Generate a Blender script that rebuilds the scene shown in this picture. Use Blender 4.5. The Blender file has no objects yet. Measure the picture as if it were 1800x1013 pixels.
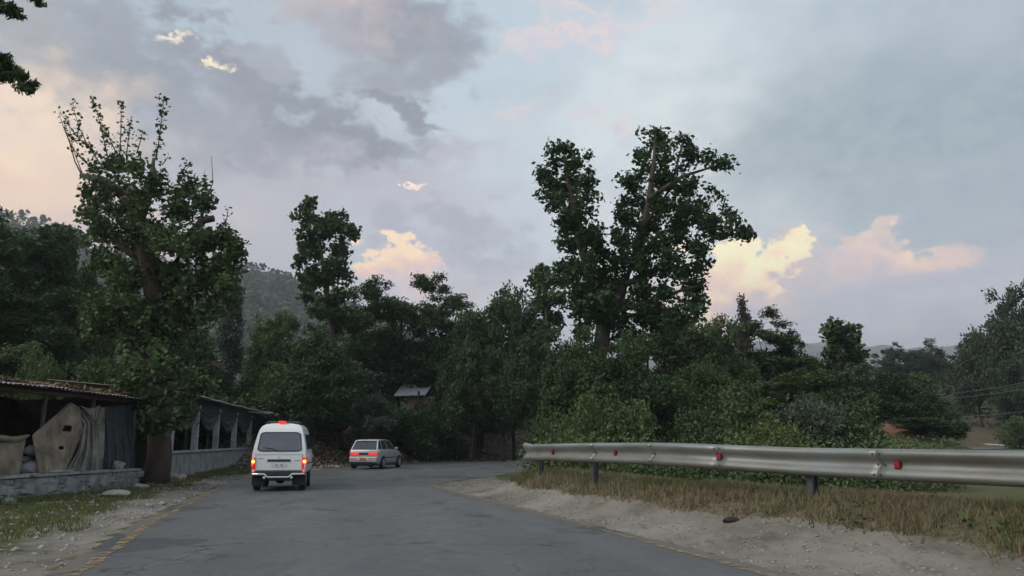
import bpy, math, random
import numpy as np
from mathutils import Vector, Matrix

R = math.radians
rng = np.random.default_rng(7)
random.seed(7)
scene = bpy.context.scene
COL = scene.collection

# ------------------------------------------------------------------ camera
F = 1413.0                       # focal length in pixels of an 1800 px wide picture
HOR = 775.0
PITCH = math.atan((HOR - 506.5) / F)
CAM = np.array([0.0, 0.0, 1.35])
cam_d = bpy.data.cameras.new('camera')
cam = bpy.data.objects.new('camera', cam_d)
COL.objects.link(cam)
cam.location = CAM
cam.rotation_euler = (math.pi / 2 + PITCH, 0, 0)
cam_d.sensor_width = 36
cam_d.lens = F / 1800 * 36
cam_d.clip_start = 0.1
cam_d.clip_end = 20000
scene.camera = cam

def ray(px, py):
    u, v = (px - 900) / F, (506.5 - py) / F
    c, s = math.cos(PITCH), math.sin(PITCH)
    return np.array([u, c - v * s, s + v * c])
def P(px, py, d):
    r = ray(px, py)
    return CAM + r * (d / r[1])
def G(px, py, z=0.0):
    r = ray(px, py)
    return CAM + r * ((z - CAM[2]) / r[2])
def PX(n, d):                    # metres that n pixels span at depth d (roughly)
    return n / F * d

# ------------------------------------------------------------------ world
def lin(c):
    return tuple(((x / 255) / 12.92 if x / 255 <= 0.04045 else ((x / 255 + 0.055) / 1.055) ** 2.4) for x in c)
SUN_EL, SUN_AZ = R(38), R(-115)   # soft glow of the brighter sky, high on the left
W = bpy.data.worlds.new('World')
scene.world = W
W.use_nodes = True
nt = W.node_tree
N, L = nt.nodes, nt.links
N.clear()
wo = N.new('ShaderNodeOutputWorld'); bg = N.new('ShaderNodeBackground')
bg.inputs['Strength'].default_value = 0.1
L.new(bg.outputs[0], wo.inputs[0])
tc = N.new('ShaderNodeTexCoord')
sep = N.new('ShaderNodeSeparateXYZ'); L.new(tc.outputs['Generated'], sep.inputs[0])
def nmath(op, a, b=None, clamp=False):
    n = N.new('ShaderNodeMath'); n.operation = op; n.use_clamp = clamp
    for i, v in enumerate((a, b)):
        if v is None: continue
        if isinstance(v, (int, float)): n.inputs[i].default_value = v
        else: L.new(v, n.inputs[i])
    return n.outputs[0]
def nnoise(scale, detail, rough, vec, out='Fac', stretch=None, loc=(0, 0, 0)):
    n = N.new('ShaderNodeTexNoise'); n.inputs['Scale'].default_value = scale
    n.inputs['Detail'].default_value = detail; n.inputs['Roughness'].default_value = rough
    m = N.new('ShaderNodeMapping'); m.inputs['Scale'].default_value = stretch or (1, 1, 1)
    m.inputs['Location'].default_value = loc
    L.new(vec, m.inputs['Vector']); L.new(m.outputs[0], n.inputs['Vector'])
    return n.outputs[out]
az = nmath('ARCTAN2', sep.outputs[0], sep.outputs[1])
el = nmath('ARCSINE', sep.outputs[2])
comb = N.new('ShaderNodeCombineXYZ'); L.new(az, comb.inputs[0]); L.new(el, comb.inputs[1])
D = tc.outputs['Generated']
warp = N.new('ShaderNodeVectorMath'); warp.operation = 'MULTIPLY_ADD'
L.new(nnoise(5, 5, 0.55, D, 'Color', (1, 1, 1.6)), warp.inputs[0])
warp.inputs[1].default_value = (0.26, 0.17, 0); 
sub = N.new('ShaderNodeVectorMath'); sub.operation = 'SUBTRACT'
L.new(comb.outputs[0], sub.inputs[0]); sub.inputs[1].default_value = (0.13, 0.085, 0)
L.new(sub.outputs[0], warp.inputs[2])
w2 = N.new('ShaderNodeVectorMath'); w2.operation = 'MULTIPLY_ADD'
L.new(nnoise(17, 6, 0.6, D, 'Color', (1, 1, 1.5), (5, 2, 7)), w2.inputs[0]); w2.inputs[1].default_value = (0.15, 0.11, 0)
s2 = N.new('ShaderNodeVectorMath'); s2.operation = 'SUBTRACT'; L.new(warp.outputs[0], s2.inputs[0]); s2.inputs[1].default_value = (0.075, 0.055, 0)
L.new(s2.outputs[0], w2.inputs[2])
PW = w2.outputs[0]
wz = N.new('ShaderNodeVectorMath'); wz.operation = 'MULTIPLY'; L.new(PW, wz.inputs[0]); wz.inputs[1].default_value = (1, 1, 0)
PW = wz.outputs[0]
n_soft = nnoise(9, 7, 0.6, D, stretch=(1, 1, 2.2))
n_puff = nnoise(24, 8, 0.62, D, stretch=(1, 1, 1.3), loc=(3, 1, 2))
n_puff = nmath('SUBTRACT', n_puff, 0.5); n_fine = nmath('SUBTRACT', nnoise(55, 7, 0.65, D, stretch=(1, 1, 1.4), loc=(1, 7, 4)), 0.5)
n_soft = nmath('MULTIPLY', nmath('ADD', nmath('SUBTRACT', n_soft, 0.5), nmath('MULTIPLY', n_puff, 0.8)), 3.4); n_puff = nmath('MULTIPLY', nmath('ADD', n_puff, nmath('MULTIPLY', n_fine, 0.55)), 3.0)

def mixc(fac, a, b):
    m = N.new('ShaderNodeMix'); m.data_type = 'RGBA'
    if isinstance(fac, (int, float)): m.inputs[0].default_value = fac
    else: L.new(fac, m.inputs[0])
    for i, v in ((6, a), (7, b)):
        if isinstance(v, tuple): m.inputs[i].default_value = (*[q * 10 for q in lin(v)], 1)
        else: L.new(v, m.inputs[i])
    return m.outputs[2]
def ramp(val, a, b):
    m = N.new('ShaderNodeMapRange'); m.interpolation_type = 'SMOOTHSTEP'
    L.new(val, m.inputs[0]); m.inputs[1].default_value = a; m.inputs[2].default_value = b
    return m.outputs[0]
# base: veil of thin high cloud over the clear sky
sky = N.new('ShaderNodeTexSky'); sky.sky_type = 'NISHITA'; sky.sun_disc = False
sky.sun_elevation = SUN_EL; sky.sun_rotation = SUN_AZ
cur = mixc(ramp(el, -0.02, 0.75), (176, 178, 192), (136, 153, 168))
cur = mixc(nmath('MULTIPLY', ramp(n_soft, -0.12, 0.16), 0.35), cur, (166, 170, 182))
def blob(px, py, rx, ry, rot, top, bot, op, soft, amp, puff=False):
    global cur
    r = ray(px, py); r = r / np.linalg.norm(r)
    a, e = math.atan2(r[0], r[1]), math.asin(r[2])
    m = N.new('ShaderNodeMapping'); m.vector_type = 'TEXTURE'
    m.inputs['Location'].default_value = (a, e, 0)
    m.inputs['Rotation'].default_value = (0, 0, R(rot))
    k = 1 / F
    m.inputs['Scale'].default_value = (rx * k, ry * k, 1)
    L.new(PW, m.inputs['Vector'])
    ln = N.new('ShaderNodeVectorMath'); ln.operation = 'LENGTH'; L.new(m.outputs[0], ln.inputs[0])
    d = nmath('ADD', ln.outputs['Value'], nmath('MULTIPLY', n_puff if puff else n_soft, amp))
    soft = soft * (1.7 if not puff else 1.5)
    mk = nmath('MULTIPLY', ramp(d, 1 + soft * 0.5, 1 - soft * 0.5), op)
    sp = N.new('ShaderNodeSeparateXYZ'); L.new(m.outputs[0], sp.inputs[0])
    yy = nmath('ADD', sp.outputs[1], nmath('MULTIPLY', n_puff, 1.6))
    c = mixc(ramp(yy, -0.7, 0.7), bot, top)
    cur = mixc(mk, cur, c)
# bright thin veil in the middle of the view
blob(1120, 270, 420, 260, 0, (190, 206, 216), (200, 212, 222), 0.8, 1.5, 0.3)
blob(1225, 310, 170, 190, 0, (236, 240, 242), (238, 238, 238), 0.95, 1.3, 0.15)
blob(860, 90, 170, 120, 0, (162, 181, 195), (168, 186, 198), 0.8, 1.2, 0.6)
blob(1560, 260, 420, 170, 0, (118, 136, 145), (134, 150, 158), 0.9, 1.3, 0.4)
# heavy grey sheet on the left with blue gaps and a warm patch
blob(110, 170, 470, 260, 0, (134, 143, 152), (156, 153, 158), 0.95, 0.8, 0.8)
blob(290, 45, 130, 36, -8, (160, 180, 194), (164, 182, 194), 0.9, 0.9, 1.4)
blob(480, 120, 120, 80, -30, (162, 180, 194), (168, 184, 196), 0.7, 0.9, 1.2)
blob(20, 290, 170, 140, 0, (232, 206, 176), (230, 196, 172), 1.0, 1.0, 0.8)
blob(90, 350, 190, 60, 5, (214, 192, 182), (206, 186, 182), 0.8, 1.3, 1.1)
blob(330, 350, 230, 120, 0, (166, 164, 174), (180, 172, 180), 0.8, 1.3, 1.0)
blob(250, 150, 230, 90, -6, (120, 127, 136), (130, 133, 142), 0.85, 0.7, 1.1)
blob(450, 160, 170, 50, -22, (116, 121, 131), (124, 127, 136), 0.9, 0.6, 1.1)
blob(560, 250, 140, 48, -14, (118, 122, 132), (136, 136, 146), 0.95, 0.55, 1.0)
blob(440, 90, 60, 26, 0, (140, 145, 156), (146, 150, 160), 0.8, 0.7, 1.6)
blob(720, 75, 130, 90, 0, (122, 125, 136), (132, 136, 146), 0.95, 0.8, 0.9)
blob(620, 15, 95, 60, 0, (188, 164, 160), (166, 156, 160), 0.85, 1.0, 1.0)
blob(745, 200, 100, 17, -11, (112, 118, 126), (124, 128, 138), 0.95, 0.6, 0.7)
blob(690, 180, 45, 15, 0, (112, 118, 126), (124, 128, 138), 0.95, 0.6, 0.7)
blob(845, 292, 74, 30, 8, (162, 163, 178), (168, 168, 182), 0.85, 0.8, 1.3)
blob(262, 66, 20, 7, 5, (248, 232, 206), (214, 200, 186), 0.8, 1.0, 1.3, True)
blob(330, 118, 8, 8, 0, (255, 242, 200), (240, 220, 180), 0.8, 1.0, 1.3, True)
blob(10, 300, 150, 110, 0, (236, 208, 172), (232, 196, 168), 0.9, 0.9, 0.6)
blob(20, 215, 90, 30, -5, (228, 206, 182), (222, 198, 180), 0.7, 0.9, 0.8)
# small pink clouds
for q in ((1035, 18, 70, 12, 0), (1075, 50, 95, 13, 12), (990, 48, 30, 10, 0), (1010, 62, 60, 9, 10), (925, 95, 44, 16, 12), (960, 185, 38, 13, 14), (1085, 210, 28, 10, 10)):
    blob(*q, (214, 192, 188), (190, 184, 194), 0.6, 1.2, 1.2, True)
# layered banks low in the middle
blob(680, 380, 150, 60, -8, (172, 170, 182), (166, 166, 180), 0.85, 0.9, 1.1)
blob(720, 405, 110, 20, -6, (150, 153, 166), (158, 158, 172), 0.8, 0.7, 1.2)
blob(690, 478, 84, 40, 4, (255, 222, 180), (236, 196, 180), 1.0, 0.2, 0.5, True)
blob(700, 500, 110, 34, 0, (240, 200, 176), (228, 192, 186), 0.9, 0.5, 0.9, True)
blob(678, 341, 22, 7, 0, (250, 226, 204), (230, 204, 194), 0.95, 0.3, 1.2, True)
blob(850, 478, 92, 42, 0, (160, 163, 178), (172, 172, 188), 0.95, 0.5, 1.0, True)
blob(900, 540, 260, 30, 0, (200, 194, 204), (206, 196, 204), 0.7, 1.1, 0.8)
# the two lit cumulus on the right
blob(1270, 530, 170, 80, 0, (234, 196, 184), (206, 188, 198), 0.95, 0.9, 0.7, True)
blob(1320, 468, 84, 46, 0, (255, 246, 196), (252, 214, 176), 1.0, 0.14, 0.42, True)
blob(1250, 490, 70, 44, 0, (255, 234, 186), (244, 202, 180), 0.95, 0.3, 0.5, True)
blob(1385, 500, 60, 22, 4, (184, 176, 188), (198, 184, 190), 0.85, 0.5, 0.9, True)
blob(1540, 448, 66, 40, -6, (246, 210, 180), (224, 192, 180), 0.95, 0.35, 0.6, True)
blob(1620, 478, 112, 36, -4, (230, 196, 182), (202, 184, 188), 0.9, 0.55, 0.6, True)
blob(1490, 480, 50, 30, 0, (226, 196, 184), (204, 184, 188), 0.8, 0.5, 1.0, True)
blob(1540, 415, 60, 9, 12, (170, 168, 176), (176, 172, 180), 0.6, 0.8, 1.1, True)
blob(1570, 540, 330, 34, 0, (172, 174, 190), (180, 178, 194), 0.85, 0.9, 0.8)
blob(1570, 590, 300, 22, 0, (196, 192, 202), (184, 182, 196), 0.7, 1.1, 0.8)
blob(1790, 392, 50, 10, 8, (150, 158, 172), (156, 162, 174), 0.8, 0.8, 1.1, True)
cur2 = N.new('ShaderNodeMix'); cur2.data_type = 'RGBA'; cur2.inputs[0].default_value = 0.12
L.new(cur, cur2.inputs[6]); L.new(sky.outputs[0], cur2.inputs[7])
gam = N.new('ShaderNodeVectorMath'); gam.operation = 'MULTIPLY'; gam.inputs[1].default_value = (1.035, 1.0, 0.95)
L.new(cur2.outputs[2], gam.inputs[0]); L.new(gam.outputs[0], bg.inputs['Color'])
try:
    W.cycles.sampling_method = 'MANUAL'; W.cycles.sample_map_resolution = 512
except Exception: pass

sun_d = bpy.data.lights.new('sun', 'SUN'); sun = bpy.data.objects.new('sun', sun_d); COL.objects.link(sun)
sun_d.energy = 1.4; sun_d.angle = R(40); sun_d.color = (1.0, 0.93, 0.86)
sd = Vector((math.sin(SUN_AZ) * math.cos(SUN_EL), math.cos(SUN_AZ) * math.cos(SUN_EL), math.sin(SUN_EL)))
sun.rotation_euler = sd.to_track_quat('Z', 'Y').to_euler()
scene.view_settings.view_transform = 'Standard'
scene.view_settings.look = 'None'
scene.view_settings.exposure = 0.76
scene.view_settings.gamma = 1.0
scene.view_settings.use_curve_mapping = False
cy = scene.cycles
cy.use_denoising = True
cy.max_bounces = 5; cy.diffuse_bounces = 3; cy.glossy_bounces = 2; cy.transparent_max_bounces = 8
cy.volume_bounces = 0; cy.transmission_bounces = 3
cy.caustics_reflective = False; cy.caustics_refractive = False

# ------------------------------------------------------------------ helpers: materials
def mat(name, c1, c2=None, rough=0.85, scale=4.0, detail=5, bump=0.0, bscale=None, metal=0.0, spec=0.3,
        coord='Object', island=None, emit=None, stretch=(1, 1, 1), transl=0.0, coat=0.0, objvar=0.0, dist=0.02):
    m = bpy.data.materials.new(name); m.use_nodes = True
    t = m.node_tree; n, l = t.nodes, t.links
    b = n['Principled BSDF']
    b.inputs['Roughness'].default_value = rough; b.inputs['Metallic'].default_value = metal
    b.inputs['Specular IOR Level'].default_value = spec
    if coat: b.inputs['Coat Weight'].default_value = coat
    tcn = n.new('ShaderNodeTexCoord'); mp = n.new('ShaderNodeMapping'); mp.inputs['Scale'].default_value = stretch
    l.new(tcn.outputs[coord], mp.inputs[0])
    out = None
    if c2 is not None:
        no = n.new('ShaderNodeTexNoise'); no.inputs['Scale'].default_value = scale; no.inputs['Detail'].default_value = detail
        no.inputs['Roughness'].default_value = 0.65
        l.new(mp.outputs[0], no.inputs['Vector'])
        mr = n.new('ShaderNodeMapRange'); mr.inputs[1].default_value = 0.34; mr.inputs[2].default_value = 0.66
        l.new(no.outputs['Fac'], mr.inputs[0])
        mx = n.new('ShaderNodeMix'); mx.data_type = 'RGBA'
        l.new(mr.outputs[0], mx.inputs[0]); mx.inputs[6].default_value = (*c1, 1); mx.inputs[7].default_value = (*c2, 1)
        out = mx.outputs[2]
    if island is not None:
        ge = n.new('ShaderNodeNewGeometry')
        mx = n.new('ShaderNodeMix'); mx.data_type = 'RGBA'
        l.new(ge.outputs['Random Per Island'], mx.inputs[0])
        if out is None: mx.inputs[6].default_value = (*c1, 1)
        else: l.new(out, mx.inputs[6])
        mx.inputs[7].default_value = (*island, 1)
        out = mx.outputs[2]
    if objvar:
        oi = n.new('ShaderNodeObjectInfo'); hs = n.new('ShaderNodeHueSaturation')
        a = n.new('ShaderNodeMapRange'); l.new(oi.outputs['Random'], a.inputs[0]); a.inputs[3].default_value = 1 - objvar; a.inputs[4].default_value = 1 + objvar
        h = n.new('ShaderNodeMapRange'); l.new(oi.outputs['Random'], h.inputs[0]); h.inputs[3].default_value = 0.525; h.inputs[4].default_value = 0.475
        l.new(a.outputs[0], hs.inputs['Value']); l.new(h.outputs[0], hs.inputs['Hue'])
        if out is None: hs.inputs['Color'].default_value = (*c1, 1)
        else: l.new(out, hs.inputs['Color'])
        out = hs.outputs[0]
    if out is None: b.inputs['Base Color'].default_value = (*c1, 1)
    else: l.new(out, b.inputs['Base Color'])
    if bump:
        nb = n.new('ShaderNodeTexNoise'); nb.inputs['Scale'].default_value = bscale or scale * 4; nb.inputs['Detail'].default_value = 6
        l.new(mp.outputs[0], nb.inputs['Vector'])
        bp = n.new('ShaderNodeBump'); bp.inputs['Strength'].default_value = bump; bp.inputs['Distance'].default_value = dist
        l.new(nb.outputs['Fac'], bp.inputs['Height']); l.new(bp.outputs[0], b.inputs['Normal'])
    if emit:
        b.inputs['Emission Color'].default_value = (*emit[0], 1); b.inputs['Emission Strength'].default_value = emit[1]
    if transl:
        tr = n.new('ShaderNodeBsdfTranslucent'); ms = n.new('ShaderNodeMixShader'); ms.inputs[0].default_value = transl
        if out is not None: l.new(out, tr.inputs[0])
        else: tr.inputs[0].default_value = (*c1, 1)
        l.new(b.outputs[0], ms.inputs[1]); l.new(tr.outputs[0], ms.inputs[2])
        l.new(ms.outputs[0], n['Material Output'].inputs[0])
    return m
M = {}
M['leaf_dark'] = mat('leaf_dark', (0.030, 0.062, 0.028), (0.052, 0.092, 0.038), 0.7, 0.6, island=(0.088, 0.132, 0.048), transl=0.22, objvar=0.2)
M['leaf_mid'] = mat('leaf_mid', (0.042, 0.080, 0.034), (0.068, 0.112, 0.042), 0.7, 0.6, island=(0.112, 0.156, 0.058), transl=0.22, objvar=0.25)
M['leaf_light'] = mat('leaf_light', (0.062, 0.105, 0.034), (0.090, 0.138, 0.045), 0.7, 0.6, island=(0.138, 0.172, 0.060), transl=0.25, objvar=0.2)
M['leaf_grey'] = mat('leaf_grey', (0.050, 0.072, 0.050), (0.070, 0.092, 0.060), 0.7, 0.6, island=(0.10, 0.12, 0.08), transl=0.2)
M['needles'] = mat('needles', (0.036, 0.058, 0.034), (0.054, 0.076, 0.042), 0.8, 0.4, island=(0.072, 0.095, 0.050), transl=0.1, objvar=0.15)
M['needles_brown'] = mat('needles_brown', (0.085, 0.060, 0.040), (0.060, 0.058, 0.038), 0.85, 1.0, island=(0.10, 0.075, 0.055), transl=0.1)
M['bark'] = mat('bark', (0.060, 0.047, 0.037), (0.105, 0.085, 0.070), 0.95, 5, bump=0.7, bscale=18, stretch=(1, 1, 0.25))
M['bark_grey'] = mat('bark_grey', (0.11, 0.095, 0.08), (0.19, 0.165, 0.14), 0.95, 5, bump=0.7, bscale=18, stretch=(1, 1, 0.25))
M['bark_dark'] = mat('bark_dark', (0.045, 0.035, 0.028), (0.080, 0.062, 0.050), 0.95, 5, bump=0.7, bscale=18)
M['concrete'] = mat('concrete', (0.12, 0.135, 0.128), (0.30, 0.31, 0.29), 0.9, 2.2, bump=0.4, bscale=20)
M['plaster'] = mat('plaster', (0.15, 0.16, 0.155), (0.36, 0.37, 0.355), 0.9, 2.5, 8, bump=0.35, bscale=14)
M['whitewash'] = mat('whitewash', (0.24, 0.25, 0.25), (0.46, 0.47, 0.46), 0.85, 3, bump=0.2)
M['stone'] = mat('stone', (0.22, 0.21, 0.20), (0.38, 0.36, 0.33), 0.92, 5, bump=0.7, bscale=16, objvar=0.15)
M['stone_pale'] = mat('stone_pale', (0.22, 0.205, 0.18), (0.38, 0.36, 0.32), 0.92, 5, bump=0.6, bscale=16, objvar=0.1)
M['tin'] = mat('tin', (0.36, 0.39, 0.42), (0.26, 0.24, 0.22), 0.5, 1.4, metal=0.45, spec=0.5, bump=0.1)
M['tin_rust'] = mat('tin_rust', (0.36, 0.37, 0.38), (0.17, 0.10, 0.06), 0.7, 2.2, metal=0.3)
M['straw'] = mat('straw', (0.10, 0.075, 0.045), (0.22, 0.17, 0.11), 0.95, 4, island=(0.27, 0.20, 0.12))
M['wood'] = mat('wood', (0.07, 0.055, 0.042), (0.13, 0.10, 0.078), 0.9, 5, bump=0.3, stretch=(1, 1, 0.2))
M['canvas'] = mat('canvas', (0.15, 0.125, 0.09), (0.36, 0.31, 0.235), 0.9, 2.4, 9, bump=0.8, bscale=6, dist=0.05, transl=0.12)
M['canvas_grey'] = mat('canvas_grey', (0.15, 0.14, 0.12), (0.34, 0.325, 0.285), 0.9, 2.6, 9, bump=0.8, bscale=6, dist=0.05, transl=0.12)
M['cloth_dark'] = mat('cloth_dark', (0.035, 0.045, 0.048), (0.07, 0.08, 0.082), 0.9, 5, bump=0.5, bscale=12)
M['sack'] = mat('sack', (0.42, 0.43, 0.45), (0.58, 0.58, 0.58), 0.85, 4, bump=0.4)
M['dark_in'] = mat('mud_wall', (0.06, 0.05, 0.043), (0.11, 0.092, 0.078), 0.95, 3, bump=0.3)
M['mud'] = mat('mud_plaster', (0.22, 0.165, 0.12), (0.33, 0.26, 0.20), 0.95, 2, bump=0.4)
M['galv'] = mat('galvanised', (0.31, 0.325, 0.31), (0.19, 0.185, 0.16), 0.52, 1.3, 9, metal=0.5, spec=0.5, bump=0.05, stretch=(0.5, 0.5, 2))
M['galv_post'] = mat('galvanised_post', (0.12, 0.13, 0.14), (0.08, 0.085, 0.09), 0.6, 4, metal=0.4)
M['reflector'] = mat('reflector', (0.34, 0.025, 0.035), (0.24, 0.02, 0.03), 0.45, 20)
M['reflector_edge'] = mat('reflector_rim', (0.16, 0.03, 0.03), None, 0.5)
M['van_paint'] = mat('van_paint', (0.83, 0.84, 0.81), (0.77, 0.785, 0.76), 0.32, 1.2, 6, coat=0.3, spec=0.5)
M['silver'] = mat('silver_paint', (0.52, 0.53, 0.53), (0.46, 0.47, 0.47), 0.36, 1.5, 6, metal=0.35, coat=0.4, spec=0.5)
M['rubber'] = mat('rubber', (0.018, 0.018, 0.019), (0.03, 0.03, 0.03), 0.85, 6)
M['black_trim'] = mat('black_trim', (0.03, 0.032, 0.034), (0.05, 0.05, 0.052), 0.55, 6)
M['chrome'] = mat('chrome', (0.75, 0.76, 0.78), None, 0.18, metal=1.0)
M['alloy'] = mat('alloy', (0.66, 0.68, 0.70), (0.55, 0.57, 0.6), 0.3, 8, metal=0.7)
M['glass_dark'] = mat('tinted_glass', (0.035, 0.045, 0.05), (0.055, 0.065, 0.07), 0.08, 1.5, spec=0.8)
M['lamp_red'] = mat('lamp_red', (0.55, 0.02, 0.015), None, 0.25, emit=((1.0, 0.05, 0.035), 0.5))
M['lamp_red_dim'] = mat('lamp_red_dim', (0.32, 0.015, 0.015), None, 0.25, emit=((0.8, 0.02, 0.02), 0.25))
M['lamp_amber'] = mat('lamp_amber', (0.9, 0.35, 0.05), None, 0.25, emit=((1.0, 0.36, 0.06), 3.2))
M['lamp_clear'] = mat('lamp_clear', (0.55, 0.55, 0.56), None, 0.2, spec=0.7)
M['plate_white'] = mat('plate_white', (0.66, 0.67, 0.64), None, 0.5)
M['plate_orange'] = mat('plate_orange', (0.62, 0.17, 0.05), (0.50, 0.13, 0.04), 0.5, 18)
M['ink'] = mat('ink', (0.09, 0.10, 0.10), None, 0.6)
M['seat'] = mat('seat_cloth', (0.06, 0.065, 0.075), (0.09, 0.095, 0.10), 0.9, 6)
M['hivis'] = mat('yellow_green_cloth', (0.55, 0.68, 0.12), (0.42, 0.55, 0.10), 0.8, 6)
M['red_cloth'] = mat('red_cloth', (0.42, 0.06, 0.07), (0.30, 0.05, 0.06), 0.8, 6)
M['tile'] = mat('dark_roof', (0.12, 0.11, 0.11), (0.20, 0.18, 0.17), 0.85, 4)
M['brick_red'] = mat('red_brick', (0.20, 0.085, 0.055), (0.28, 0.13, 0.09), 0.9, 6)
M['cable'] = mat('cable', (0.16, 0.16, 0.165), None, 0.6)
M['yellow_paint'] = mat('faded_yellow_paint', (0.22, 0.165, 0.095), (0.12, 0.105, 0.085), 0.85, 7, 9)

# clear window glass with a tint (lets the inside show)
def tinted(name, fac):
    m = bpy.data.materials.new(name); m.use_nodes = True
    n, l = m.node_tree.nodes, m.node_tree.links
    b = n['Principled BSDF']; b.inputs['Base Color'].default_value = (0.26, 0.29, 0.33, 1); b.inputs['Roughness'].default_value = 0.08
    b.inputs['Specular IOR Level'].default_value = 0.9
    tr = n.new('ShaderNodeBsdfTransparent'); tr.inputs[0].default_value = (0.75, 0.8, 0.84, 1)
    ms = n.new('ShaderNodeMixShader'); ms.inputs[0].default_value = fac
    l.new(tr.outputs[0], ms.inputs[1]); l.new(b.outputs[0], ms.inputs[2]); l.new(ms.outputs[0], n['Material Output'].inputs[0])
    return m
M['glass'] = tinted('clear_glass', 0.42)

# ------------------------------------------------------------------ helpers: meshes and objects
def mesh_np(name, verts, faces, material=None, smooth=False):
    verts = np.asarray(verts, dtype=np.float32).reshape(-1, 3); faces = np.asarray(faces, dtype=np.int32)
    k = faces.shape[1]; nf = len(faces)
    me = bpy.data.meshes.new(name)
    me.vertices.add(len(verts)); me.vertices.foreach_set('co', verts.ravel())
    me.loops.add(nf * k); me.loops.foreach_set('vertex_index', faces.ravel())
    me.polygons.add(nf); me.polygons.foreach_set('loop_start', np.arange(nf, dtype=np.int32) * k)
    me.polygons.foreach_set('loop_total', np.full(nf, k, dtype=np.int32))
    if smooth: me.polygons.foreach_set('use_smooth', np.ones(nf, dtype=bool))
    me.update(calc_edges=True); me.validate()
    if material: me.materials.append(material)
    return me
def mesh_py(name, verts, faces, material=None, smooth=False):
    me = bpy.data.meshes.new(name); me.from_pydata([tuple(map(float, v)) for v in verts], [], [tuple(f) for f in faces])
    me.update()
    if smooth:
        for p in me.polygons: p.use_smooth = True
    if material: me.materials.append(material)
    return me
class MB:
    """collects shapes into one mesh"""
    def __init__(s): s.v = []; s.f = []
    def add(s, v, f):
        o = len(s.v); s.v += [tuple(map(float, q)) for q in v]; s.f += [tuple(i + o for i in q) for q in f]; return s
    def box(s, c, d, rz=0, rx=0, taper=1.0, jit=0.0):
        v = []
        for z in (-.5, .5):
            k = taper if z > 0 else 1
            for x, y in ((-.5, -.5), (.5, -.5), (.5, .5), (-.5, .5)):
                v.append(Vector((x * d[0] * k, y * d[1] * k, z * d[2])) + Vector([random.uniform(-jit, jit) for _ in range(3)]))
        m = Matrix.Rotation(rz, 3, 'Z') @ Matrix.Rotation(rx, 3, 'X')
        v = [m @ q + Vector(c) for q in v]
        return s.add(v, [(0, 3, 2, 1), (4, 5, 6, 7), (0, 1, 5, 4), (1, 2, 6, 5), (2, 3, 7, 6), (3, 0, 4, 7)])
    def tube(s, pts, rad, n=8, cap=True):
        pts = [Vector(p) for p in pts]; rad = rad if hasattr(rad, '__len__') else [rad] * len(pts)
        v = []; f = []
        for i, p in enumerate(pts):
            t = (pts[min(i + 1, len(pts) - 1)] - pts[max(i - 1, 0)]).normalized()
            a = t.cross(Vector((0, 0, 1)) if abs(t.z) < 0.9 else Vector((1, 0, 0))).normalized(); b = t.cross(a)
            for k in range(n):
                w = 2 * math.pi * k / n
                v.append(p + (a * math.cos(w) + b * math.sin(w)) * rad[i])
        for i in range(len(pts) - 1):
            for k in range(n):
                f.append((i * n + k, (i + 1) * n + k, (i + 1) * n + (k + 1) % n, i * n + (k + 1) % n))
        if cap:
            f.append(tuple(range(n))); f.append(tuple(reversed(range((len(pts) - 1) * n, len(pts) * n))))
        return s.add(v, f)
    def lathe(s, prof, c, axis='x', n=20):
        """prof: (offset along axis, radius)"""
        v = []; f = []
        for o, r in prof:
            for k in range(n):
                w = 2 * math.pi * k / n; a, b = r * math.cos(w), r * math.sin(w)
                v.append((c[0] + o, c[1] + a, c[2] + b) if axis == 'x' else (c[0] + a, c[1] + b, c[2] + o) if axis == 'z' else (c[0] + a, c[1] + o, c[2] + b))
        for i in range(len(prof) - 1):
            for k in range(n):
                f.append((i * n + k, (i + 1) * n + k, (i + 1) * n + (k + 1) % n, i * n + (k + 1) % n))
        f.append(tuple(range(n))); f.append(tuple(reversed(range((len(prof) - 1) * n, len(prof) * n))))
        return s.add(v, f)
    def mesh(s, name, m, smooth=False): return mesh_py(name, s.v, s.f, m, smooth)
def link(name, me, parent=None, loc=None, kind=None, label=None, cat=None, group=None, world=False):
    o = bpy.data.objects.new(name, me); COL.objects.link(o)
    if parent is not None:
        o.parent = parent
        if world:
            r = parent
            q = Vector((0, 0, 0))
            while r is not None: q += r.location; r = r.parent
            o.location = -q
    if loc is not None: o.location = loc
    if kind: o['kind'] = kind
    if label: o['label'] = label
    if cat: o['category'] = cat
    if group: o['group'] = group
    return o
def thing(name, label, cat, loc=(0, 0, 0), rz=0, group=None):
    o = bpy.data.objects.new(name, None); COL.objects.link(o); o.location = tuple(float(q) for q in loc); o.rotation_euler = (0, 0, rz)
    o['label'] = label; o['category'] = cat
    if group: o['group'] = group
    return o
def mod_bevel(o, w, seg=2):
    b = o.modifiers.new('bevel', 'BEVEL'); b.width = w; b.segments = seg; b.limit_method = 'ANGLE'; b.angle_limit = R(35)
    return o

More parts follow.
